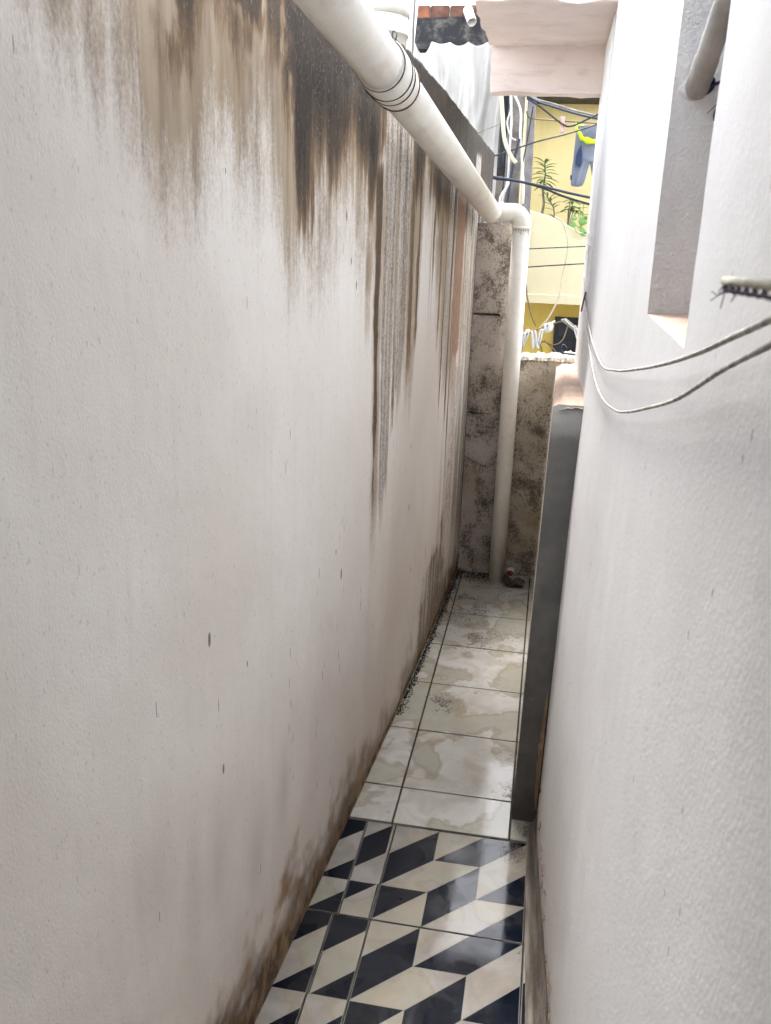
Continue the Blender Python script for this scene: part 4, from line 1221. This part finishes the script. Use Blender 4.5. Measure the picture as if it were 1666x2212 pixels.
wire([(1175, 735), (1195, 745), (1215, 735), (1228, 700)], 9.5, 0.007, M['browncable'], 'brown loose loop below the rag line', 'cable')
wire([(1172, 760), (1168, 742), (1178, 738), (1194, 752), (1206, 768)], 9.45, 0.009, M['browncable'], 'brown cable coiling above the end wall', 'cable')

# ------------------------------------------------------------------ yellow house
YH = 10.0
yh = thing('yellow_house', (1.0, YH + 1.0, -1.0), 'yellow house with cream balcony parapet behind the end wall', 'house')
MB().box(-0.42, 4.5, YH + 1.1, YH + 1.3, 1.45, 3.75).build('upper_wall', M['yellow'], yh)
MB().box(-0.56, 4.5, YH + 0.85, YH + 1.09, -1.0, 1.42).build('lower_wall', M['mustard'], yh)
MB().box(-0.56, 4.5, YH + 0.02, YH + 1.3, 1.425, 1.56).build('balcony_floor', M['cream'], yh)
MB().box(-0.56, -0.425, YH + 0.3, YH + 1.3, 1.57, 3.75).build('corner_pier', M['cream'], yh)
MB().box(-0.56, 4.5, YH + 0.55, YH + 1.3, 3.50, 3.74).build('roof_beam', M['darkwood'], yh)
MB().box(-0.7, 4.6, YH + 0.3, YH + 3.5, 3.75, 3.80).build('roof', M['grey_concrete'], yh)
MB().box(-0.56, 4.5, YH + 1.31, YH + 3.4, -1.0, 3.74).build('core', M['mustard'], yh)
def build_parapet():
    pr = [(1085, 447), (1140, 452), (1165, 459), (1195, 470), (1220, 482), (1245, 497), (1265, 505), (1330, 512)]
    top = [atY(x, y, YH) for x, y in pr] + [Vector((4.5, YH, 2.1))]
    bot = 1.40
    V, F = [], []
    for t in top:
        xb = t.x
        V += [(xb, YH, bot), (xb, YH + 0.004, t.z - 0.015), (xb, YH + 0.012, t.z), (xb, YH + 0.12, t.z), (xb, YH + 0.13, bot)]
    for i in range(len(top) - 1):
        for k in range(4):
            s = i * 5 + k; F.append((s, s + 5, s + 6, s + 1))
        F.append((i*5, i*5 + 4, i*5 + 9, i*5 + 5))
    F.append((0, 1, 2, 3, 4))
    meshobj('parapet', V, F, M['cream'], yh)
    # ragged plaster lip along the foot of the parapet
    V, F = [], []
    xs = np.linspace(-0.60, 1.2, 90)
    for x in xs:
        z = 1.50 + 0.035 * (float(fb1(np.array(x * 14 + 40), 901)) - 0.5)
        V += [(x, YH - 0.002, bot - 0.002), (x, YH - 0.014, bot), (x, YH - 0.014, z - 0.012), (x, YH - 0.002, z)]
    for i in range(len(xs) - 1):
        for k in range(3):
            s = i * 4 + k; F.append((s, s + 4, s + 5, s + 1))
    meshobj('plaster_lip', V, F, M['cream'], yh)
build_parapet()
# door with pressed panels
dx0 = atY(1199, 690, YH + 0.85).x; dzt = atY(1210, 684, YH + 0.85).z
dr = MB().box(dx0, dx0 + 0.86, YH + 0.81, YH + 0.86, -1.0, dzt).build('door', M['door'], yh)
add_bevel(dr, 0.006)
for i in range(4):
    for j in range(9):
        x0 = dx0 + 0.05 + i * 0.2; z1 = dzt - 0.05 - j * 0.22
        add_bevel(MB().box(x0, x0 + 0.165, YH + 0.793, YH + 0.812, z1 - 0.18, z1).build('door_panel', M['door'], dr), 0.008, 2)

# ------------------------------------------------------------------ plants along the parapet
def leaf_mesh(base, d, L, W, droop, mat, parent, up=Vector((0, 0, 1))):
    d = Vector(d).normalized(); side = d.cross(up)
    if side.length < 1e-3: side = Vector((1, 0, 0))
    side.normalize(); nrm = side.cross(d)
    V, F = [], []
    prof = [(0, 0.06), (0.18, 0.6), (0.42, 1.0), (0.7, 0.78), (0.9, 0.35), (1.0, 0.02)]
    for t, w in prof:
        c = Vector(base) + d * (L * t) - Vector((0, 0, 1)) * (droop * L * t * t)
        V += [c - side * (W * w / 2) + nrm * (W * 0.12 * w), c - nrm * (W * 0.05 * w), c + side * (W * w / 2) + nrm * (W * 0.12 * w)]
    for i in range(len(prof) - 1):
        for k in range(2):
            s = i * 3 + k; F.append((s, s + 1, s + 4, s + 3))
    o = meshobj('leaf', V, F, mat, parent, True, origin=tuple(base))
    m = o.modifiers.new('thick', 'SOLIDIFY'); m.thickness = 0.002
    return o
def trough(name_parent, xa, xb, Y, z0, z1, mat):
    V = []
    for z, k in ((z0, 0.82), (z1 - 0.02, 1.0), (z1 - 0.02, 1.06), (z1, 1.06), (z1, 0.94), (z1 - 0.03, 0.92)):
        cx = (xa + xb) / 2; hw = (xb - xa) / 2 * k; hd = 0.075 * k
        V += [(cx - hw, Y - hd, z), (cx + hw, Y - hd, z), (cx + hw, Y + hd, z), (cx - hw, Y + hd, z)]
    F = [(3, 2, 1, 0), (20, 21, 22, 23)]
    for r in range(5):
        for i in range(4): F.append((r*4+i, r*4+(i+1) % 4, r*4+4+(i+1) % 4, r*4+4+i))
    o = meshobj('pot', V, F, mat, name_parent)
    return o
YQ = YH + 0.28
def plant(name, foot_px, label, build):
    b = atY(*foot_px, YQ)
    t = thing(name, b, label, 'plant', 'plants on the cream parapet')
    build(t, b)
def shelf_z(px): return None
shelf = MB().box(-0.42, 4.4, YH + 0.14, YH + 0.46, 1.57, 1.98).build('planter_ledge', M['cream'], yh)
def p_tall(t, b):
    top = atY(1177, 352, YQ)
    trough(t, b.x - 0.10, b.x + 0.06, YQ, 1.98, 2.16, M['pot'])
    st = catmull([Vector((b.x, YQ, 2.12)), atY(1171, 462, YQ), atY(1175, 440, YQ), atY(1173, 410, YQ), atY(1178, 380, YQ), top], 6)
    MB().tube(st, [0.018 - 0.012 * i / (len(st) - 1) for i in range(len(st))], 8).build('stem', M['stem'], t, True)
    for k in range(26):
        f = k / 25
        pos = atY(1177 + (1 - f) * -1, 352 + (1 - f) * 48, YQ)
        a = k * 2.399
        el = 0.9 * f - 0.2
        d = Vector((math.cos(a) * math.cos(el), math.sin(a) * math.cos(el) * 0.8, math.sin(el)))
        leaf_mesh(pos, d, rng.uniform(0.13, 0.18), 0.036, 0.35, M['leafA'], t)
plant('potted_plant', (1172, 470), 'tallest potted plant with a rosette of narrow leaves on a bare stem', p_tall)
def p_mid(t, b):
    trough(t, b.x - 0.09, b.x + 0.15, YQ - 0.03, 1.98, 2.19, M['pot'])
    st = catmull([Vector((b.x, YQ, 2.14)), atY(1197, 455, YQ), atY(1190, 437, YQ), atY(1182, 425, YQ)], 5)
    MB().tube(st, 0.007, 7).build('stem', M['stem'], t, True)
    for k in range(18):
        f = k / 17
        p = st[int(f * (len(st) - 1))]
        a = k * 2.399 + 1
        d = Vector((math.cos(a), math.sin(a) * 0.7, 0.35 + 0.5 * f))
        leaf_mesh(p, d, rng.uniform(0.11, 0.17), 0.022, 0.3, M['leafA'], t)
plant('potted_plant', (1200, 472), 'spindly potted plant leaning left beside the tallest one', p_mid)
def p_bush(t, b):
    trough(t, b.x - 0.04, b.x + 0.20, YQ - 0.06, 1.98, 2.13, M['pot'])
    tops = [(1234, 445), (1228, 452), (1242, 448), (1238, 436), (1247, 455), (1232, 432)]
    for i, (x, y) in enumerate(tops):
        e = atY(x, y, YQ + 0.03 * (i % 3))
        MB().tube(catmull([Vector((b.x, YQ - 0.02, 2.10)), (Vector((b.x, YQ, 2.15)) + e) / 2, e], 4), 0.005, 6).build('stem', M['stem'], t, True)
        for k in range(5):
            a = k * 1.256 + i
            d = Vector((math.cos(a), math.sin(a) * 0.8, 0.1))
            leaf_mesh(e, d, rng.uniform(0.07, 0.11), 0.035, 0.45, M['leafA'], t)
plant('potted_plant', (1226, 484), 'bushy potted plant with dark oval leaves in the middle of the parapet', p_bush)
def p_right(t, b):
    trough(t, b.x - 0.03, b.x + 0.25, YQ + 0.02, 1.98, 2.14, M['pot'])
    for i, (x, y) in enumerate(((1254, 450), (1261, 442), (1250, 462), (1262, 465))):
        e = atY(x, y, YQ)
        MB().tube(catmull([Vector((b.x + 0.02, YQ, 2.12)), (Vector((b.x + .01, YQ, 2.15)) + e) / 2 + Vector((0.01, 0, 0)), e], 4), 0.004, 6).build('stem', M['leafB'], t, True)
        for k in range(3):
            a = k * 2.1 + i * 1.3
            leaf_mesh(e, Vector((math.cos(a), math.sin(a), 0.4)), rng.uniform(0.06, 0.09), 0.035, 0.3, M['leafB'], t)
plant('potted_plant', (1250, 490), 'small light green potted plant at the right end of the parapet', p_right)
def p_trail(t, b):
    lathe = MB().lathe((b.x + 0.09, YH + 0.21, 1.985), [(0.0, 0.0), (0.05, 0.0), (0.065, 0.13), (0.07, 0.13), (0.07, 0.15), (0.055, 0.15), (0.05, 0.12), (0, 0.12)], 20)
    lathe.build('pot', M['bluepot'], t, True)
    vine = [Vector((b.x + 0.08, YH + 0.2, 2.13)), Vector((b.x + 0.05, YH - 0.02, 2.16))] + [atY(x, y, YH - 0.06) for x, y in ((1250, 490), (1240, 482), (1245, 500), (1258, 507))]
    MB().tube(catmull(vine, 5), 0.004, 6).build('vine', M['leafB'], t, True)
    for (x, y, dx, dz, L, W) in ((1248, 472, -0.9, 0.15, 0.075, 0.05), (1246, 486, -0.9, 0.1, 0.09, 0.055), (1249, 478, 0.9, -0.05, 0.10, 0.085), (1252, 494, 0.8, -0.3, 0.075, 0.05), (1262, 476, 0.3, 0.6, 0.06, 0.045), (1252, 506, 0.95, -0.05, 0.075, 0.035)):
        leaf_mesh(atY(x, y, YH - 0.07), Vector((dx, -0.35, dz)), L, W, 0.1, M['leafB'], t, up=Vector((0, -1, 0.2)))
plant('potted_plant', (1252, 498), 'trailing plant with broad round leaves spilling over the parapet', p_trail)

# ------------------------------------------------------------------ washing
YC = 9.2
tr = thing('trousers', atY(1257, 408, YC), 'blue-grey trousers with neon waistband hanging on the washing wire', 'trousers')
def garment(name, outline, Y, thick, mat, parent, amp=0.02, seed=0):
    """puffed cloth piece from left/right edge pairs, top to bottom"""
    V, F = [], []
    NU = 14
    rows_ = []
    for (yl, xl_, xr_) in outline: rows_.append((yl, xl_, xr_))
    for r, (py, xl_, xr_) in enumerate(rows_):
        ring_ = []
        for k in range(2 * NU):
            a = 2 * math.pi * k / (2 * NU)
            u = 0.5 - 0.5 * math.cos(a)
            p = atY(xl_ + (xr_ - xl_) * u, py, Y)
            off = -math.sin(a) * thick * (0.7 + 0.3 * math.sin(r * 1.1 + seed))
            w = amp * math.sin(u * 16 + seed + 0.5 * r) * abs(math.sin(a))
            V.append((p.x, p.y + off + w, p.z))
    n = 2 * NU
    for r in range(len(rows_) - 1):
        for k in range(n):
            s = r * n + k; t = r * n + (k + 1) % n
            F.append((s, t, t + n, s + n))
    F.append(tuple(range((len(rows_) - 1) * n, len(rows_) * n)))
    o = meshobj(name, V, F, mat, parent, True)
    m = o.modifiers.new('sub', 'SUBSURF'); m.levels = 1; m.render_levels = 1
    return o
garment('seat', [(272, 1246, 1316), (283, 1245, 1316), (300, 1243, 1315), (325, 1240, 1313), (345, 1238, 1311), (352, 1238, 1310)], YC, 0.06, M['denim'], tr, 0.012, 1)
garment('leg', [(346, 1238, 1276), (360, 1236, 1272), (378, 1234, 1267), (395, 1233, 1262), (404, 1233, 1258)], YC, 0.045, M['denim'], tr, 0.012, 2)
garment('leg', [(346, 1272, 1311), (360, 1276, 1312), (378, 1278, 1312), (395, 1281, 1312), (408, 1283, 1312)], YC, 0.045, M['denim'], tr, 0.012, 3)
wb = [atY(x, y, YC - 0.075) for x, y in ((1244, 271), (1249, 285), (1258, 298), (1270, 304), (1290, 306), (1312, 300))]
V, F = [], []
cw = catmull(wb, 6)
for i, p in enumerate(cw):
    w = 0.026 + 0.006 * math.sin(i * 0.8)
    V += [p + Vector((0, 0.0, w)), p + Vector((0, -0.012, 0)), p + Vector((0, 0.0, -w))]
for i in range(len(cw) - 1):
    for k in range(2):
        s = i * 3 + k; F.append((s, s + 1, s + 4, s + 3))
o = meshobj('waistband', V, F, M['neon'], tr, True)
o.modifiers.new('thick', 'SOLIDIFY').thickness = 0.006
bk_ = [atY(x, y, YC + 0.055) for x, y in ((1245, 271), (1265, 274), (1290, 275), (1314, 273))]
MB().tube(catmull(bk_, 5), 0.014, 8).build('back_waistband', M['neon'], tr, True)
V = [atY(x, y, YC - 0.068) for x, y in ((1256, 312), (1258, 335), (1257, 355), (1252, 362), (1243, 352), (1244, 338), (1250, 322))]
V2 = [v + Vector((0, 0.02, 0)) for v in V]
n = len(V)
meshobj('knee_patch', V + V2, [tuple(range(n))] + [(i, (i+1) % n, n + (i+1) % n, n + i) for i in range(n)], M['navycloth'], tr)
V = [atY(x, y, YC - 0.06) for x, y in ((1232, 378), (1236, 379), (1236, 388), (1232, 389))]
V2 = [v + Vector((0, 0.03, 0)) for v in V]
meshobj('cuff_tab', V + V2, [(0, 1, 2, 3)] + [(i, (i+1) % 4, 4 + (i+1) % 4, 4 + i) for i in range(4)], M['navycloth'], tr)
o = cloth_panel('pink_tag', [atY(1211, 251, 8.62), atY(1220, 251, 8.62), atY(1219, 287, 8.62), atY(1210, 287, 8.62)], M['pinkrag'], 5, 8, 0.01, 7)
tag(o, 'small faded pink strip of cloth hung on the wire', 'rag')

YR = 9.3
wire([(1085, 742), (1127, 727), (1160, 712), (1195, 700), (1215, 695), (1245, 706), (1290, 690)], YR, 0.008, M['browncable'], 'brown line strung with white rags above the end wall', 'clothesline', 'clothesline')
def rag(px, label, mat, seed):
    o = cloth_panel('rag', [atY(x, y, YR - 0.02) for x, y in px], mat, 8, 10, 0.05, seed, 0.006)
    return tag(o, label, 'rag', 'rags on the line')
rag([(1124, 718), (1133, 718), (1130, 735), (1121, 750)], 'white rag strip nearest the downpipe, leftmost on the line', M['rag'], 1)
rag([(1137, 712), (1145, 712), (1131, 752), (1124, 753)], 'long narrow white rag slanting left, second on the line', M['rag'], 2)
rag([(1147, 715), (1158, 714), (1165, 752), (1150, 754)], 'widest white rag hanging straight on the line', M['rag'], 3)
rag([(1167, 711), (1176, 711), (1168, 742), (1161, 748)], 'white rag folded against the right of the widest one', M['rag'], 4)
rag([(1176, 700), (1200, 693), (1193, 715), (1178, 720)], 'short square white rag on the line left of the door', M['rag'], 5)
rag([(1212, 690), (1222, 688), (1250, 712), (1238, 712)], 'dirty grey rag draped before the dark door', M['greyrag'], 6)
rag([(1237, 705), (1243, 703), (1250, 722), (1246, 735)], 'white rag at the far right end of the line', M['rag'], 8)

# ------------------------------------------------------------------ ropes on the white wall
def rope(px, xs, r, label):
    pts = []
    for (x, y), XX in zip(px, xs):
        p = atX(x, y, XX)
        for _ in range(5): p = atX(x, y, XX - float(bulge(p.y, p.z)))
        pts.append(p)
    c = catmull(pts, 10)
    mb = MB()
    mb.tube(c, r, 10)
    o = mb.build('rope', M['rope'], None, True, origin=tuple(pts[0]))
    tag(o, label, 'rope', 'ropes slung along the white wall')
    # twisted strand lying round the core
    V = []
    tw = []
    for i in range(len(c) * 3 - 2):
        k = i // 3; f = (i % 3) / 3
        p = c[k].lerp(c[min(k + 1, len(c) - 1)], f)
        t = (c[min(k + 1, len(c) - 1)] - c[max(k - 1, 0)]).normalized()
        u = t.cross(Vector((0, 0, 1))).normalized(); w = t.cross(u)
        a = i * 0.9
        tw.append(p + (u * math.cos(a) + w * math.sin(a)) * r * 0.72)
    MB().tube(tw, r * 0.42, 5).build('strand', M['rope'], o, True)
XA = [0.153, 0.153, 0.1525, 0.151, 0.149, 0.1475, 0.146, 0.144, 0.142, 0.139, 0.136]
rope([(1262, 600), (1266, 660), (1275, 720), (1298, 785), (1330, 800), (1380, 797), (1440, 785), (1510, 762), (1580, 730), (1666, 690), (1760, 640)],
     XA, 0.0026, 'upper of the two grey ropes sagging along the white wall')
rope([(1264, 620), (1270, 720), (1281, 800), (1298, 855), (1326, 884), (1352, 890), (1400, 881), (1462, 862), (1560, 800), (1666, 745), (1760, 695)],
     XA, 0.0024, 'lower of the two grey ropes sagging along the white wall')
def string(pts, label, mat, r=0.0018, cat='string', name='string'):
    o = MB().tube(catmull(pts, 8), r, 6).build(name, mat, None, True, origin=tuple(pts[0]))
    tag(o, label, cat)
string([atX(x, y, 0.152) for x, y in ((1272, 528), (1271, 560), (1268, 600), (1266, 640), (1264, 660))], 'white string running down the grey pilaster to the ropes', M['whitecable'])
ty = 4.62
tie = [Vector((XW - 0.008, YEND + 0.0, 2.125)), Vector((XW - 0.010, 4.6, 2.14)), Vector((XW - 0.009, 5.18, 2.12)), Vector((XW - 0.02, 5.2, 2.10)), Vector((XW - 0.012, 4.8, 2.09)), Vector((XW - 0.009, YEND + 0.02, 2.085)), Vector((XW - 0.010, 4.7, 2.05))]
string(tie, 'white string tied round the grey pilaster', M['whitecable'], 0.002)
string([atX(x, y, 0.146) for x, y in ((1265, 632), (1261, 650), (1256, 672))], 'short rust-red cord end hanging from the rope knot', M['rustwire'], 0.004, 'cord', 'cord')
wire([(1224, 752), (1218, 745), (1212, 752), (1216, 762), (1226, 764), (1250, 766)], 5.35, 0.006, M['navywire'], 'navy cable knotted over the end wall beside the white wall', 'cable')

# ------------------------------------------------------------------ grey pipe inside the window recess
pj = atY(1507, 186, OY1 - 0.004)
q1 = atY(1575, -10, OY1 - 0.16)
dj_ = (q1 - pj)
rp = thing('recess_pipe', pj, 'dusty grey pipe coming out of the window recess jamb', 'pipe')
MB().tube([pj - dj_ * 0.05, pj + dj_ * 0.33, pj + dj_ * 0.36, pj + dj_ * 2.2], [0.0185, 0.0185, 0.0172, 0.0172], 24).build('tube', M['greypipe'], rp, True)
def blob(c, r, mat, name, parent, sq=(1, 1, 1), seed=1):
    c = Vector(c); V, F = [], []
    nu, nv = 14, 9
    for i in range(nv):
        th = math.pi * i / (nv - 1)
        for k in range(nu):
            a = 2 * math.pi * k / nu
            rr = r * (0.75 + 0.5 * float(vn2(np.array(k * 0.8 + seed), np.array(i * 0.9), 950 + seed)))
            V.append((c.x + sq[0] * rr * math.sin(th) * math.cos(a), c.y + sq[1] * rr * math.cos(th), c.z + sq[2] * rr * math.sin(th) * math.sin(a)))
    for i in range(nv - 1):
        for k in range(nu):
            s = i * nu + k; t = i * nu + (k + 1) % nu
            F.append((s, t, t + nu, s + nu))
    return meshobj(name, V, F, mat, parent, True)
blob(atY(1503, 190, OY1), 0.026, M['jamb'], 'mortar_collar', rp, (1.1, 0.25, 0.8), 3)
blob(atY(1520, 182, OY1 - 0.002), 0.019, M['blue'], 'sealant', rp, (1.0, 0.35, 0.9), 5)
MB().tube(catmull([atY(1524, 186, OY1 - 0.005), atY(1545, 182, OY1 - 0.02), atY(1568, 172, OY1 - 0.03)], 6), 0.0028, 6).build('sealant_string', M['blue'], rp, True)
o = MB().tube([atY(1527, 246, OY1 - 0.03), atY(1570, 205, OY1 - 0.01)], [0.0006, 0.0016], 6).build('nail', M['greywire'], None, True)
tag(o, 'thin grey nail sticking out below the recess pipe', 'nail')
blob(atY(1549, 248, OY1 - 0.004), 0.008, M['blue'], 'wall_plug', None, (0.8, 0.5, 1.2), 7)
tag(bpy.context.scene.objects['wall_plug'], 'small dark blue plug at the right of the recess', 'plug')

# ------------------------------------------------------------------ cane with frayed string close to the camera
ca = atX(1566, 607, 0.108); cb = atX(1700, 618, 0.098)
cn = thing('cane', ca, 'blurred cane wrapped with frayed dark string at the right edge', 'cane')
MB().tube([ca, ca.lerp(cb, 0.5), cb, cb + (cb - ca) * 1.5], 0.0029, 14).build('stick', M['straw'], cn, True)
w0 = ca + Vector((0, 0, -0.0045)); tw = []
for i in range(60):
    p = w0.lerp(cb + Vector((0, 0, -0.0045)), i / 40.0)
    tw.append(p + Vector((0.0016 * math.cos(i * 1.1), 0, 0.0016 * math.sin(i * 1.1))))
MB().tube(tw, 0.0013, 6).build('string_wrap', M['purplestring'], cn, True)
for k in range(9):
    s = w0.lerp(cb, rng.uniform(0, 0.35))
    e = s + Vector((rng.uniform(-0.012, 0.002), rng.uniform(-0.004, 0.012), rng.uniform(-0.014, 0.003)))
    MB().tube(catmull([s, (s + e) / 2 + Vector((0, 0, rng.uniform(-0.004, 0.004))), e], 4), 0.00035, 4).build('frayed_fibre', M['purplestring'], cn, True)

# ------------------------------------------------------------------ litter at the foot of the downpipe
def dead_leaf(px, py, label, s, seed):
    c = atZ(px, py, 0.004)
    V, F = [], []
    N = 7
    r2 = random.Random(seed)
    for i in range(N):
        for j in range(N):
            u, v = i / (N - 1) - 0.5, j / (N - 1) - 0.5
            wv = s * (1 - 1.1 * abs(u)) if seed % 2 else s
            V.append((c.x + u * s * 1.3 + 0.1 * s * math.sin(v * 6), c.y + v * wv * 1.1, c.z + 0.004 + s * (0.35 * (u * u + 0.4 * v) + 0.25 * abs(math.sin(u * 5 + seed)) + 0.12 * r2.random())))
    for i in range(N - 1):
        for j in range(N - 1):
            k = i * N + j; F.append((k, k + N, k + N + 1, k + 1))
    o = meshobj('dead_leaf', V, F, M['deadleaf'], None, True, origin=tuple(c))
    o.modifiers.new('thick', 'SOLIDIFY').thickness = 0.002
    tag(o, label, 'leaf', 'dead leaves by the downpipe')
dead_leaf(1112, 1264, 'larger curled dead brown leaf right of the downpipe foot', 0.085, 4)
dead_leaf(1096, 1264, 'smaller dead brown leaf against the downpipe foot', 0.055, 3)
cpos = atY(1103, 1238, 5.49)
cp = thing('bottle_cap', (cpos.x, 5.475, 0.01), 'orange plastic pipe stub at the foot of the end wall', 'pipe stub')
MB().tube([(cpos.x, 5.52, 0.028), (cpos.x - 0.004, 5.455, 0.026)], 0.024, 20, caps=False).build('tube', M['pvc_white'], cp, True)
MB().tube([(cpos.x, 5.52, 0.028), (cpos.x - 0.0035, 5.462, 0.0263)], 0.021, 20).build('core', M['orange'], cp, True)
cp.name = 'pipe_stub'
# crumbs of black silt in the far left corner
def silt():
    V, F = [], []
    for k in range(3200):
        y = 5.49 - abs(rng.gauss(0, 0.07)) if k < 1300 else rng.uniform(3.6, 5.5)
        wx = float(wallx(y))
        x = (rng.uniform(wx + 0.005, -0.12) if k < 1300 else wx + 0.001 + abs(rng.gauss(0, 0.013)))
        s = rng.uniform(0.0012, 0.0042)
        b = len(V)
        for dx, dy, dz in ((-1, -1, 0), (1, -1, 0), (1, 1, 0), (-1, 1, 0), (0.1, 0, 1.0)):
            V.append((x + dx * s * rng.uniform(.6, 1.2), y + dy * s * rng.uniform(.6, 1.2), 0.0008 + dz * s * 0.9))
        F += [(b, b+1, b+4), (b+1, b+2, b+4), (b+2, b+3, b+4), (b+3, b, b+4)]
    o = meshobj('silt', V, F, simple('black_silt', (0.03, 0.026, 0.022), 0.95, 0.3, 40))
    tag(o, 'black silt gathered along the foot of the walls', 'silt', kind='stuff')
silt()
